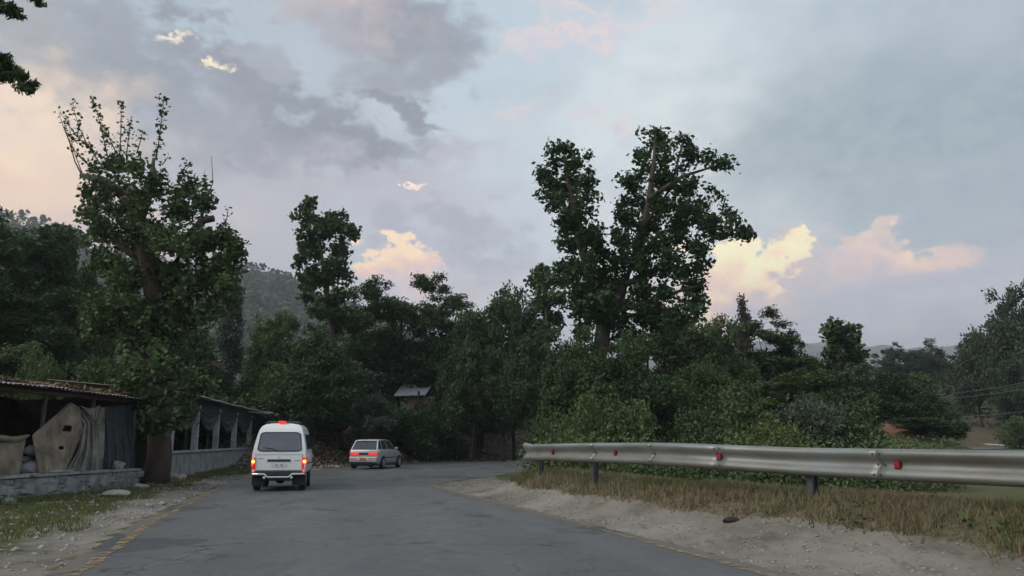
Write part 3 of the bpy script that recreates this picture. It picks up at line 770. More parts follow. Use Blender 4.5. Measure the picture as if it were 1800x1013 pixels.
# big pollarded tree between the two shelters
rng = np.random.default_rng(5); random.seed(5)
TD = 25.0
tb = G(282, 850); tb = np.array([tb[0], TD, ground(tb[0], TD)]); tb[0] = P(282, 700, TD)[0]
bigtree = thing('roadside_tree', 'tall leafy tree between the two roadside shelters with spindly shoots on top', 'tree', tb)
mb = MB()
def Q(px, py, dd=0): return P(px, py, TD + dd)
mb.tube([tb + np.array([0, 0, -0.3]), Q(281, 800), Q(279, 720), Q(281, 640), Q(278, 560), Q(262, 470), Q(240, 390), Q(215, 335)], [0.46, 0.36, 0.31, 0.33, 0.31, 0.27, 0.24, 0.2], 14)
mb.tube([Q(278, 560), Q(300, 480, .3), Q(330, 420, .5), Q(356, 388, .4), Q(376, 384, .4)], [0.26, 0.2, 0.16, 0.13, 0.11], 10)
mb.tube([Q(225, 350), Q(185, 318, -.2), Q(160, 312, -.3), Q(142, 308, -.3)], [0.2, 0.13, 0.10, 0.08], 9)
mb.tube([Q(240, 400), Q(265, 330, .4), Q(270, 280, .4)], [0.2, 0.14, 0.05], 8)
mb.tube([Q(262, 470), Q(200, 420, .8), Q(170, 380, .8)], [0.18, 0.1, 0.04], 8)
mb.tube([Q(281, 640), Q(320, 570, .8), Q(350, 530, 1)], [0.15, 0.07, 0.03], 8)
mb.tube([Q(281, 660), Q(235, 600, 1), Q(210, 570, 1)], [0.13, 0.06, 0.03], 8)
mb.tube([Q(280, 720), Q(300, 690, -1), Q(340, 700, -1.6)], [0.14, 0.08, 0.03], 8)
mb.tube([Q(280, 730), Q(250, 690, -1), Q(220, 710, -1.6)], [0.14, 0.08, 0.03], 8)
def twig(pts, r0=0.025): mb.tube(pts, list(np.linspace(r0, 0.008, len(pts))), 5)
twig([Q(143, 306, -.3), Q(132, 285), Q(122, 250), Q(112, 225), Q(104, 200)]); twig([Q(145, 306, -.3), Q(128, 262), Q(119, 205)], .018)
twig([Q(352, 386, .4), Q(362, 360, .4), Q(366, 342, .4), Q(374, 322, .4), Q(372, 275, .4)], .035); twig([Q(362, 356, .4), Q(358, 330), Q(360, 300)], .015)
shoots = [((185, 300), (128, 182)), ((195, 285), (105, 195)), ((190, 280), (163, 172)), ((205, 270), (178, 215)), ((210, 275), (213, 178)), ((222, 280), (232, 205)),
          ((240, 270), (250, 232)), ((275, 275), (288, 170)), ((285, 290), (296, 275)), ((320, 300), (335, 285)), ((340, 330), (362, 312)), ((390, 400), (401, 365)), ((160, 330), (143, 345)),
          ((170, 300), (112, 215)), ((380, 430), (434, 428))]
ex = []
for (a, b_), (c_, e_) in shoots:
    dd = random.uniform(-.6, .6); p0, p1 = Q(a, b_, dd), Q(c_, e_, dd)
    pts = bent(p0, p1, 0.05, 6); twig(pts, .022)
    dense = 1.0 if (c_, e_) != (288, 170) else 1.9
    ln = np.linalg.norm(p1 - p0); nn = int(ln * 42 * dense)
    t = rng.uniform(0.0, 1.02, nn)
    ii = np.clip(t * 5, 0, 4.999).astype(int); fr_ = (t * 5 - ii)[:, None]
    # leaves sit in small bunches along the shoot
    bun = np.round(t * ln * 4.5) / 4.5 / ln; ib = np.clip(bun * 5, 0, 4.999).astype(int); fb = (np.clip(bun * 5, 0, 5) - ib)[:, None]
    ex.append(pts[ib] * (1 - fb) + pts[ib + 1] * fb + rng.normal(size=(nn, 3)) * np.array([0.085, .085, .06]))
link('trunk', mb.mesh('trunk', M['bark'], True), bigtree, world=True)
LT = [(190, 288, 34, 26), (232, 300, 48, 34), (290, 312, 44, 34), (335, 318, 24, 24), (178, 345, 36, 26), (160, 365, 22, 24), (240, 355, 62, 42), (305, 365, 50, 42), (352, 350, 20, 20), (172, 402, 30, 36),
      (230, 415, 62, 44), (300, 430, 62, 46), (352, 425, 36, 34), (392, 412, 24, 26), (412, 436, 18, 18), (196, 470, 46, 40), (262, 485, 64, 46), (330, 492, 58, 44), (382, 478, 36, 34), (404, 510, 24, 26),
      (182, 525, 46, 38), (246, 545, 60, 40), (316, 545, 56, 40), (370, 540, 36, 28), (200, 580, 44, 34), (158, 560, 28, 36), (300, 585, 44, 24), (236, 600, 34, 22), (395, 470, 22, 30)]
bl = blobs_px(LT, TD, 1.6)
bl2 = blobs_px([(a + random.uniform(-14, 14), b_ + random.uniform(-10, 14), c * .8, d_ * .8) for a, b_, c, d_ in LT if b_ > 330], TD, 1.4); bl = np.concatenate([bl, bl2])
bl = np.concatenate([bl, blobs_px([(a + random.uniform(-16, 16), b_ + random.uniform(-12, 12), c * .8, d_ * .8) for a, b_, c, d_ in LT if b_ > 420], TD - .6, 1.2)])
low = blobs_px([(235, 668, 40, 26), (300, 662, 50, 26), (345, 668, 40, 24), (262, 700, 52, 26), (310, 702, 46, 24), (350, 684, 30, 16), (232, 706, 30, 20), (328, 722, 26, 14), (262, 732, 30, 14), (215, 686, 24, 16), (282, 640, 26, 14), (270, 748, 24, 12), (296, 742, 20, 12), (282, 615, 28, 12)], TD - 1.9, 0.6)
me1 = crown_mesh('crown', np.concatenate([bl, low]), 62, 15, 0.12, 0.14, M['leaf_dark'], 0.2, 0.62, 0.1)
link('crown', me1, bigtree, world=True)
v, f = leaves(np.concatenate(ex), 0.10, 0.2, 0.75)
link('shoot_leaves', mesh_np('shoot_leaves', v, f, M['leaf_dark']), bigtree, world=True)['kind'] = 'stuff'

# forked tree behind the crash barrier
FD = 35.0
random.seed(11)
fb_ = P(1036, 720, FD); fz = ground(fb_[0], FD)
fork = thing('forked_tree', 'very tall forked poplar behind the crash barrier with two spreading crowns', 'tree', (fb_[0], FD, fz))
def Q(px, py, dd=0): return P(px, py, FD + dd)
mb = MB()
mb.tube([np.array([fb_[0] - .1, FD, fz - .4]), Q(1040, 700), Q(1046, 650), Q(1058, 600), Q(1062, 560)], [0.5, 0.42, 0.38, 0.34, 0.32], 14)
mb.tube([Q(1060, 575), Q(1040, 500), Q(1022, 430), Q(1006, 360), Q(995, 290), Q(990, 260)], [0.3, 0.24, 0.2, 0.15, 0.09, 0.04], 10)
mb.tube([Q(1060, 575), Q(1090, 520, .3), Q(1120, 440, .5), Q(1140, 360, .3), Q(1150, 280), Q(1152, 235)], [0.3, 0.25, 0.2, 0.15, 0.09, 0.04], 10)
for pts in ([(1110, 470), (1160, 410), (1230, 390), (1300, 408)], [(1130, 400), (1180, 330), (1200, 250)], [(1140, 350), (1200, 310), (1270, 288)], [(1075, 550), (1140, 530), (1200, 510), (1235, 500)], [(1022, 430), (980, 340), (955, 300)],
            [(1070, 560), (1130, 552), (1190, 548)], [(1100, 500), (1160, 470), (1210, 440)], [(1045, 520), (1010, 500), (990, 480)]):
    mb.tube([Q(a, b_, random.uniform(-.4, .4)) for a, b_ in pts], list(np.linspace(0.14, 0.03, len(pts))), 7)
link('trunk', mb.mesh('trunk', M['bark'], True), fork, world=True)
FT = [(990, 262, 22, 20), (978, 290, 34, 26), (1018, 292, 26, 26), (962, 312, 24, 24), (1000, 325, 42, 32), (1034, 330, 20, 34), (975, 350, 34, 28), (1012, 372, 42, 32), (992, 395, 34, 28), (1030, 410, 38, 32), (1010, 432, 34, 26),
      (1042, 450, 38, 30), (1020, 475, 40, 26), (1052, 495, 40, 30), (1022, 515, 38, 26), (1062, 535, 40, 28), (1040, 555, 42, 22), (1000, 470, 18, 12),
      (1152, 240, 30, 24), (1135, 268, 30, 24), (1205, 246, 26, 22), (1172, 275, 36, 26), (1210, 285, 32, 26), (1248, 282, 26, 16), (1272, 288, 16, 12), (1120, 300, 30, 26), (1165, 315, 40, 28), (1205, 325, 34, 26), (1112, 340, 28, 30),
      (1150, 355, 38, 30), (1195, 362, 40, 28), (1245, 350, 30, 20), (1100, 380, 24, 26), (1140, 395, 40, 30), (1190, 400, 40, 28), (1238, 388, 34, 24), (1275, 380, 26, 22), (1296, 402, 26, 18), (1312, 412, 14, 10), (1262, 415, 30, 18),
      (1096, 420, 26, 24), (1130, 435, 36, 26), (1180, 438, 38, 24), (1225, 432, 26, 18), (1090, 460, 30, 22), (1125, 475, 34, 22), (1170, 478, 34, 20), (1208, 470, 28, 20), (1225, 500, 22, 18), (1090, 500, 34, 24), (1135, 515, 36, 20), (1180, 512, 34, 18),
      (1215, 530, 22, 14), (1090, 540, 38, 20), (1145, 545, 36, 15), (1190, 555, 30, 12), (1075, 565, 40, 16)]
random.seed(3); rng = np.random.default_rng(3)
bl = np.concatenate([blobs_px(FT, FD, 2.2), blobs_px([(a + random.uniform(-12, 12), b_ + random.uniform(-8, 12), c * .8, d_ * .8) for a, b_, c, d_ in FT if b_ > 300 and a < 1240], FD, 2.0), blobs_px([(1040, 585, 40, 16), (1085, 590, 44, 16), (1130, 570, 44, 14), (1020, 560, 26, 18), (1210, 548, 26, 10), (1165, 572, 40, 12), (1012, 530, 22, 20), (1235, 470, 16, 18)], FD, 2.0)])
link('crown', crown_mesh('crown', bl, 44, 15, 0.15, 0.18, M['leaf_dark'], 0.2, 0.62, 0.05), fork, world=True)

# the leaning poplar in the middle left
def custom(name, label, lst, trunk_px, d, m, size, per, tw, group=None, r0=0.3, spread=1.5):
    b0 = P(*trunk_px[0], d); z = ground(b0[0], d)
    t = thing(name, label, 'tree', (b0[0], d, z), 0, group)
    mb = MB(); pts = [np.array([b0[0], d, z - .3])] + [P(a, b_, d) for a, b_ in trunk_px[1:]]
    mb.tube(pts, list(np.linspace(r0, 0.05, len(pts))), 10)
    bl = blobs_px(lst, d, spread)
    for q in bl[::3]:
        k = int(np.argmin([abs(p[2] - (q[2] - 1.0)) for p in pts])); mb.tube(bent(pts[k], q[:3], 0.06), np.linspace(0.09, 0.02, 6), 5)
    link('trunk', mb.mesh('trunk', M['bark'], True), t, world=True)
    link('crown', crown_mesh('crown', bl, per, 15, tw, size, m, 0.2, 0.75, 0.25), t, world=True)
    return t
random.seed(9); rng = np.random.default_rng(9)
custom('poplar_tree', 'tall dark poplar with a bushy leaning top rising behind the white van', [(545, 360, 18, 16), (538, 382, 22, 20), (560, 388, 26, 20), (590, 382, 24, 18), (608, 402, 22, 18), (545, 410, 28, 22), (580, 412, 32, 24), (622, 414, 14, 12), (548, 440, 30, 24), (588, 440, 30, 22),
        (542, 468, 26, 22), (578, 468, 32, 22), (545, 495, 30, 20), (580, 496, 30, 20), (606, 480, 18, 16), (550, 522, 32, 22), (590, 524, 34, 22), (560, 550, 34, 20), (600, 552, 34, 20), (575, 578, 40, 22), (532, 440, 12, 40)],
       [(590, 720), (585, 640), (580, 560), (570, 480), (560, 420), (550, 370)], 52, M['leaf_dark'], 0.25, 36, 0.17)
custom('willow_tree', 'narrow drooping tree with a rounded top between the poplar row and the forked tree', [(958, 478, 18, 12), (945, 498, 20, 16), (972, 500, 22, 18), (958, 520, 26, 18), (982, 528, 16, 16), (950, 545, 24, 20), (972, 556, 24, 18), (958, 580, 26, 20)],
       [(962, 720), (962, 620), (960, 540), (958, 480)], 56, M['leaf_mid'], 0.30, 28, 0.24, r0=0.2)
custom('bare_top_tree', 'dark bushy tree with jagged flat top standing above the right end of the bushes', [(1462, 572, 18, 10), (1484, 584, 22, 9), (1496, 600, 16, 9), (1466, 592, 22, 12), (1480, 610, 26, 14), (1458, 618, 24, 16), (1490, 630, 30, 16), (1462, 640, 30, 18)],
       [(1472, 740), (1472, 680), (1470, 600), (1466, 572)], 50, M['leaf_dark'], 0.30, 28, 0.2, r0=0.22)

# trees of the mass behind the bend: (kind, seed, px, top, d, wpx, label, material)
G1 = 'trees on the slope behind the shelters'; G2 = 'trees beyond the bend'; G3 = 'trees and bushes behind the crash barrier'; G4 = 'trees on the far right slope'
TREES = [
 ('dark', 2, 1040, 596, 30, 130, 'small leafy tree hiding the foot of the forked poplar', G3, None),
 ('frond', 3, 70, 420, 52, 190, 'wide feathery tree whose top almost reaches the left pine ridge', G1, None),
 ('round', 2, -20, 400, 50, 180, 'round tree at the left edge below the pine ridge', G1, None),
 ('frond', 1, 20, 378, 44, 190, 'broad layered tree at the left edge of the picture below the pine ridge', G1, 'leaf_dark'),
 ('frond', 2, -60, 410, 36, 230, 'feathery tree just cut by the left edge above the tin roof', G1, None),
 ('frond', 2, 100, 445, 46, 130, 'dark tree half behind the big pollard, under the end of the left pine ridge', G1, None),
 ('frond', 3, 60, 520, 38, 170, 'mid height feathery tree above the straw covered roof', G1, 'leaf_dark'),
 ('frond', 1, -10, 590, 31, 130, 'low feathery tree at the left edge just above the straw covered roof', G1, None),
 ('round', 2, 150, 545, 40, 130, 'rounded tree left of the big pollard trunk', G1, 'leaf_dark'),
 ('dark', 2, 130, 430, 52, 90, 'small crowned tree peeping up left of the big pollard crown', G1, None),
 ('bush', 1, 75, 628, 30, 80, 'bright rounded shrub showing over the straw covered roof', G1, 'leaf_light'),
 ('round', 3, 215, 610, 33, 120, 'leafy tree in the shade left of the pollard trunk', G1, None),
 ('round', 1, 165, 640, 30, 90, 'low round tree right behind the tin edge of the first roof', G1, None),
 ('round', 1, 333, 570, 54, 116, 'round topped tree right of the pollard trunk, under the grey hill', G1, None),
 ('dark', 3, 375, 665, 56, 100, 'dark low tree above the roof of the pillared shelter', G1, None),
 ('round', 3, 300, 600, 52, 120, 'tree filling the gap directly behind the pollard trunk', G1, 'leaf_dark'),
 ('column', 1, 412, 500, 62, 46, 'slim upright grey green poplar standing alone before the grey hill', G1, None),
 ('frond', 2, 430, 670, 58, 110, 'low feathery tree behind the torn roof end of the pillared shelter', G1, 'leaf_dark'),
 ('round', 2, 492, 560, 52, 100, 'light green round tree left of the leaning poplar', G2, 'leaf_light'),
 ('dark', 1, 468, 615, 52, 84, 'dark tree just above the far end of the pillared shelter', G2, None),
 ('round', 1, 560, 590, 46, 130, 'tree in front of the leaning poplar trunk, above the van', G2, None),
 ('frond', 3, 640, 505, 58, 110, 'feathery tree right beside the leaning poplar, below the yellow cloud', G2, None),
 ('frond', 1, 705, 495, 60, 130, 'feathery tree with an open top against the yellow cloud', G2, 'leaf_dark'),
 ('frond', 2, 785, 510, 62, 120, 'feathery tree with palm like sprays right of the yellow cloud', G2, None),
 ('dark', 2, 850, 518, 60, 130, 'broad dark tree above the middle of the road bend', G2, None),
 ('dark', 3, 905, 530, 58, 110, 'dark tree left of the narrow drooping tree', G2, None),
 ('round', 2, 525, 640, 50, 130, 'bushy green tree directly above the white van', G2, None),
 ('round', 3, 610, 645, 50, 150, 'large grey green bushy tree overhanging the bank between van and silver car', G2, 'leaf_grey'),
 ('round', 1, 675, 600, 62, 110, 'tree above and left of the mud hut', G2, None),
 ('round', 2, 655, 700, 47, 100, 'low bushy tree right above the silver hatchback', G2, 'leaf_grey'),
 ('bush', 1, 728, 722, 54.5, 110, 'dark shrub on the bank below the mud hut', G2, 'leaf_dark'),
 ('bush', 2, 775, 712, 56, 110, 'dark shrub on the bank right of the mud hut', G2, 'leaf_dark'),
 ('bush', 3, 690, 712, 55, 100, 'dark shrub on the bank left of the mud hut', G2, 'leaf_dark'),
 ('dark', 1, 760, 580, 60, 120, 'dark tree directly above the mud hut', G2, None),
 ('dark', 3, 828, 610, 54, 120, 'shadowy tree to the right of the mud hut', G2, None),
 ('dark', 2, 885, 640, 54, 120, 'shadowy tree above the left end of the crash barrier', G2, None),
 ('frond', 3, 840, 690, 58, 110, 'low dark tree on the leaf strewn bank', G2, 'leaf_dark'),
 ('dark', 1, 945, 590, 50, 120, 'dark tree left of the forked tree base', G2, None),
 ('round', 2, 1000, 612, 32, 110, 'tree directly left of the forked tree trunk', G3, None),
 ('round', 3, 1092, 598, 32.5, 120, 'light green tree directly right of the forked tree trunk', G3, 'leaf_light'),
 ('frond', 1, 1140, 556, 45, 130, 'feathery tree under the right crown of the forked tree', G3, None),
 ('round', 1, 1200, 562, 47, 130, 'round tree below the long right branch of the forked tree', G3, None),
 ('round', 2, 1262, 570, 48, 120, 'round tree left of the brown cypress', G3, None),
 ('cypress', 1, 1305, 535, 60, 46, 'brownish pointed cypress top sticking out of the tree line', G3, None),
 ('frond', 2, 1350, 560, 50, 140, 'feathery tree right of the brown cypress', G3, 'leaf_dark'),
 ('round', 3, 1405, 600, 50, 110, 'tree left of the jagged topped dark tree', G3, None),
 ('frond', 1, 1430, 640, 44, 150, 'spreading tree below the jagged topped dark tree', G3, None),
 ('dark', 2, 1530, 640, 52, 130, 'dark tree right of the jagged topped tree, before the far mountains', G3, None),
 ('dark', 1, 1590, 665, 56, 120, 'dark tree on the right shoulder of the tree line', G3, None),
 ('dark', 3, 1632, 700, 60, 80, 'last dark tree at the right end of the tree line', G3, None),
 ('dark', 2, 1650, 735, 50, 90, 'bushy dark tree at the very end of the tree line above the barrier', G3, None),
 ('dark', 1, 1610, 690, 50, 110, 'dark tree leaning over the right side of the earth track', G3, None),
 ('round', 1, 1625, 735, 45, 90, 'low tree right of the bare earth track', G3, 'leaf_dark'),
 ('round', 3, 1300, 640, 36, 150, 'wide bushy tree behind the third red reflector', G3, 'leaf_light'),
 ('round', 2, 1230, 650, 34, 120, 'bushy tree behind the barrier between the second and third reflectors', G3, None),
 ('round', 1, 1160, 670, 31, 110, 'shady bush tree right of the forked trunk', G3, 'leaf_dark'),
 ('frond', 3, 1380, 670, 34, 150, 'spreading shrub tree left of the earth track', G3, 'leaf_light'),
 ('round', 3, 1495, 690, 40, 120, 'rounded tree just left of the earth track', G3, None),
 ('bush', 3, 1030, 690, 27, 120, 'bright green shrub behind the left part of the barrier', G3, None),
 ('bush', 1, 1100, 712, 27, 110, 'low shrub behind the second reflector', G3, None),
 ('bush', 2, 1300, 690, 27, 150, 'broad shrub behind the third reflector', G3, None),
 ('bush', 3, 1345, 735, 25, 120, 'yellow green shrub close behind the barrier right of the third reflector', G3, None),
 ('bush', 1, 1420, 705, 27, 150, 'grey green shrub close behind the barrier in front of the spreading tree', G3, 'leaf_grey'),
 ('bush', 2, 1500, 725, 27, 130, 'dense shrub ending at the bare earth track', G3, None),
 ('bush', 2, 1210, 720, 26, 120, 'dark low shrub in the shade between the first bushes', G3, 'leaf_dark'),
 ('bush', 1, 980, 735, 29, 90, 'small shrub at the left end of the barrier', G3, 'leaf_dark'),
 ('dark', 2, 1740, 546, 88, 104, 'tall tree with a narrow top on the far right slope', G4, 'needles'),
 ('dark', 1, 1800, 516, 84, 128, 'tallest tree at the right edge of the picture', G4, 'needles'),
 ('round', 3, 1712, 600, 92, 74, 'tree left of the two tall ones on the far right slope', G4, 'needles'),
 ('round', 2, 1775, 640, 80, 90, 'bushy tree at the foot of the two tall right hand trees', G4, 'needles'),
 ('dark', 1, 1850, 560, 84, 100, 'tree cut off by the right edge of the picture', G4, 'needles'),
 ('round', 3, 1578, 607, 118, 66, 'rounded hazy tree on the skyline just right of the bushes', G4, 'needles'),
 ('dark', 2, 1628, 603, 120, 48, 'slim hazy tree standing alone on the skyline before the far mountains', G4, 'needles'),
 ('bush', 1, 1790, 735, 62, 60, 'green shrub at the right edge above the distant white barrier', G4, None),
]
random.seed(21)
for i, (kind, seed, px, top, d, w, lab, grp, m) in enumerate(TREES):
    nm = {'round': 'broadleaf_tree', 'frond': 'feathery_tree', 'dark': 'dense_tree', 'bush': 'shrub', 'column': 'slim_poplar', 'cypress': 'cypress_tree'}[kind]
    place_tree(nm, kind, seed, px, top, d, w, lab, grp, 'shrub' if kind == 'bush' else 'tree', m)
# pines on the right slope
ORD = ['first', 'second', 'third', 'fourth', 'fifth', 'sixth', 'seventh', 'eighth', 'ninth', 'tenth', 'eleventh', 'twelfth', 'thirteenth', 'fourteenth', 'fifteenth', 'sixteenth', 'seventeenth', 'eighteenth', 'nineteenth', 'twentieth', 'twenty first', 'twenty second', 'twenty third', 'twenty fourth', 'twenty fifth', 'twenty sixth']
for i, (px, top, w, d) in enumerate([(1558, 614, 34, 130), (1598, 630, 30, 130), (1655, 632, 30, 125), (1672, 624, 34, 130), (1692, 632, 32, 120), (1706, 640, 34, 112), (1640, 650, 34, 120), (1728, 650, 34, 105), (1755, 655, 36, 100)]):
    place_tree('pine_tree', 'pine', i % 3 + 1, px, top, d, w * 1.35, ORD[i] + ' round headed pine from the left on the skyline right of the bushes' if i < 8 else ('pine lower on the right slope, ' + ORD[i - 8] + ' of three from the left'), 'pines on the right slope', rz=i * 1.3)
def ridge_y(px): return np.interp(px, [q[0] for q in hill_prof], [q[1] for q in hill_prof])
k1 = [(4, 14, 12), (18, 9, 9), (38, 22, 14), (50, 24, 20), (62, 16, 15), (76, 24, 16), (88, 22, 18), (99, 18, 14), (112, 14, 12), (124, 24, 17), (135, 22, 18), (146, 20, 18), (157, 14, 12)]
for i, (px, hh, w) in enumerate(k1):
    y = ridge_y(px)
    place_tree('ridge_pine', 'pine', i % 3 + 1, px, y - hh, HILL_D - 4, w * 1.15, ORD[i] + ' pine from the left on the skyline of the left hill', 'pines on the ridge of the left hill', base=P(px, y + 8, HILL_D - 4)[2], rz=i * 2.1)
k2 = [424, 433, 441, 450, 458, 464, 472, 480, 488, 495, 503, 511, 519]
for i, px in enumerate(k2):
    y = ridge_y(px); hh = 13 + (i * 7) % 6
    place_tree('ridge_pine', 'pine', i % 3 + 1, px, y - hh, HILL_D - 4, 12 + (i * 5) % 5, ORD[i] + ' pine from the left on the ridge between the pollard tree and the poplar', 'pines on the ridge behind the pillared shelter', base=P(px, y + 8, HILL_D - 4)[2], rz=i * 1.7)
# forest on the hill's flank: nobody could count it
rng = np.random.default_rng(77)
fl = []
for k in range(2600):
    px = rng.uniform(-260, 760); t = rng.uniform(0.25, 1.0); d = 220 + (HILL_D - 220) * t
    topz = P(px, float(ridge_y(px)), HILL_D)[2]; z = -2 + (topz + 2) * t ** 1.1
    x = P(px, 500, HILL_D)[0] * d / HILL_D
    fl.append((x, d, z + 2))
fl = np.array(fl); lp = np.repeat(fl, 12, 0) + rng.normal(size=(len(fl) * 12, 3)) * np.array([2.2, 2.2, 2.0])
v, f = leaves(lp, 3.0, 0.2, 0.7); link('forest', mesh_np('forest', v, f, M['needles']), kind='stuff')
# undergrowth masses: low leafy cover on the banks, behind the barrier and behind the shelters
def undergrowth(name, pts, h, m, size, per=26, tw=0.3):
    pts = np.array(pts); zz, _ = ground_all(pts[:, 0], pts[:, 1])
    c = np.stack([pts[:, 0], pts[:, 1], zz], 1)
    hh = h * rng.uniform(0.2, 1.0, len(c))
    lp = np.repeat(c, per, 0) + rng.normal(size=(len(c) * per, 3)) * tw * np.array([1, 1, 0])
    lp[:, 2] += np.repeat(hh, per) * rng.uniform(0, 1, len(lp))
    v, f = leaves(lp, size, 0.3, 0.5); link(name, mesh_np(name, v, f, m), kind='stuff')
pts = []
while len(pts) < 1500:
    px, d = rng.uniform(940, 1660), rng.uniform(22, 46)
    x = (px - 900) / F * d
    pts.append((x, d))
pa = np.array(pts); _, inf = ground_all(pa[:, 0], pa[:, 1]); ok = inf['isl'] & ~inf['fr'] & (inf['dRail'] > 1.6) & (inf['dR'] > 0.8) & (np.abs(pa[:, 0] - 22.0 - (pa[:, 1] - 46) * 0.25) > 1.6)
undergrowth('undergrowth', pa[ok], 1.6, M['leaf_mid'], 0.11, 60)
pts = [(rng.uniform(-34, 10), rng.uniform(38, 85)) for _ in range(3600)]
pa = np.array(pts); _, inf = ground_all(pa[:, 0], pa[:, 1]); ok = inf['out'] & (inf['dL'] > 7.0) & (pa[:, 0] > -40)
undergrowth('undergrowth', pa[ok], 1.8, M['leaf_dark'], 0.3, 22, 0.45)
pts = [(rng.uniform(-40, -14), rng.uniform(18, 60)) for _ in range(2600)]
pa = np.array(pts); _, inf = ground_all(pa[:, 0], pa[:, 1]); ok = inf['out'] & (inf['dL'] > 9.5)
undergrowth('undergrowth', pa[ok], 2.2, M['leaf_dark'], 0.25, 24, 0.4)
pts = [(rng.uniform(35, 90), rng.uniform(84, 150)) for _ in range(1500)]
pa = np.array(pts); _, inf = ground_all(pa[:, 0], pa[:, 1]); ok = inf['out'] & (inf['dL'] > 5) & (hnoise(pa[:, 0], pa[:, 1], 0.12, 4) > -0.1 - 0.012 * (pa[:, 1] - 90))
undergrowth('hillside_scrub', pa[ok], 3.0, M['needles'], 0.6, 16, 0.8)

# overhanging branch from a tree outside the frame on the left
random.seed(31); rng = np.random.default_rng(31)
OD = 7.5
ob = np.array([-7.4, 6.2, ground(-7.4, 6.2)])
over = thing('overhanging_tree', 'near tree whose dark leaf sprays hang into the top left corner of the sky', 'tree', ob)
mb = MB()
def Q(px, py, dd=0): return P(px, py, OD + dd)
mb.tube([ob + np.array([0, 0, -.3]), ob + np.array([.1, .1, 2]), ob + np.array([.1, .3, 4]), ob + np.array([.4, .6, 5.6])], [0.28, 0.22, 0.17, 0.1], 10)
mb.tube([ob + np.array([.1, .3, 4]), Q(-150, 90), Q(-50, 95), Q(5, 110), Q(30, 140), Q(55, 152)], [0.09, 0.05, 0.03, 0.014, 0.008, 0.004], 7)
mb.tube([ob + np.array([.2, .4, 4.8]), Q(-120, -20), Q(-30, -5), Q(15, 12), Q(35, 30)], [0.08, 0.04, 0.02, 0.01, 0.004], 7)
mb.tube([Q(-30, -5), Q(40, -20), Q(80, -2)], [0.02, 0.01, 0.004], 6)
link('trunk', mb.mesh('trunk', M['bark_dark'], True), over, world=True)
ol = [(4, 102, 16, 9), (14, 108, 14, 8), (8, 122, 18, 10), (28, 124, 14, 8), (12, 138, 14, 8), (34, 132, 16, 7), (36, 150, 10, 14), (52, 150, 16, 6), (48, 158, 8, 8), (64, 148, 8, 4), (4, 8, 16, 9), (20, 14, 12, 8), (30, 24, 8, 12), (10, 20, 12, 8), (66, 3, 12, 6), (74, 8, 4, 6), (38, 30, 4, 7), (-10, 130, 20, 20), (-20, 10, 30, 20), (-60, 60, 40, 60)]
bl = blobs_px(ol, OD, 0.12)
bl[:, 4] = 0.1
area = bl[:, 3] * bl[:, 5]
lp = clusters(bl, area * 9000, 6, 0.012, 0.0)
v, f = leaves(lp, 0.05, 0.0, 0.32)
link('crown', mesh_np('crown', v - 0, f, M['leaf_dark']), over, world=True)

# ------------------------------------------------------------------ grass
def blades(name, pts, h, m, w=0.012, lean=0.35):
    pts = np.array(pts); zz, _ = ground_all(pts[:, 0], pts[:, 1]); n_ = len(pts)
    c = np.stack([pts[:, 0], pts[:, 1], zz - 0.01], 1); a = rng.uniform(0, math.pi, n_)
    s = np.stack([np.cos(a), np.sin(a), 0 * a], 1) * w
    hh = h * rng.uniform(0.35, 1.15, n_); tip = c + np.stack([rng.normal(size=n_) * lean * hh, rng.normal(size=n_) * lean * hh, hh], 1)
    v = np.stack([c - s, c + s, tip], 1).reshape(-1, 3)
    link(name, mesh_np(name, v, np.arange(3 * n_).reshape(-1, 3), m), kind='stuff')
M['grass_dry'] = mat('grass_dry', (0.23, 0.165, 0.10), (0.32, 0.26, 0.16), 0.9, 0.8, island=(0.20, 0.18, 0.10), transl=0.3)
M['grass_green'] = mat('grass_green', (0.075, 0.105, 0.035), (0.12, 0.14, 0.05), 0.9, 0.8, island=(0.16, 0.16, 0.06), transl=0.3)
def scatter(n_, fx, fy, test):
    a = np.stack([rng.uniform(*fx, n_), rng.uniform(*fy, n_)], 1); _, i_ = ground_all(a[:, 0], a[:, 1]); return a[test(a, i_)]
wobf = lambda a: hnoise(a[:, 0], a[:, 1], 1.3, 5) * 0.12
gz = lambda a, s: hnoise(a[:, 0], a[:, 1], 1.1, s)
a = scatter(150000, (-1.5, 9.5), (4, 26), lambda a, i: i['isl'] & ((i['t'] + wobf(a) + rng.normal(size=len(a)) * 0.05 > 0.74) | ~i['fr']) & (i['dRail'] < 5) & (i['dR'] > 0.3))
gz_ = gz(a, 31)
gz_ = gz_ + 0.25 * rng.normal(size=len(a))
blades('short_grass', a[::2], 0.075, M['grass_dry'])
clump = hnoise(a[:, 0], a[:, 1], 4.5, 61) + hnoise(a[:, 0], a[:, 1], 1.6, 62) + 0.15 * rng.normal(size=len(a))
a, gz_ = a[clump > -0.25], gz_[clump > -0.25]
w_ = scatter(700, (-1, 9.5), (4, 26), lambda a, i: i['isl'] & (i['t'] + wobf(a) > 0.72) & (i['dRail'] < 4) & (hnoise(a[:, 0], a[:, 1], 2.4, 63) > 0.15))
undergrowth('verge_weeds', w_, 0.26, M['leaf_light'], 0.07, 16, 0.08)
w_ = scatter(500, (-14, -3), (4, 40), lambda a, i: i['out'] & (i['dL'] > 1.2) & (i['dL'] < 5.5) & (hnoise(a[:, 0], a[:, 1], 1.8, 64) > 0.2))
undergrowth('roadside_weeds', w_, 0.2, M['leaf_light'], 0.07, 14, 0.09)
blades('dry_grass', a[gz_ > 0.0], 0.19, M['grass_dry'])
blades('verge_grass', a[gz_ <= 0.0], 0.17, M['grass_green'])
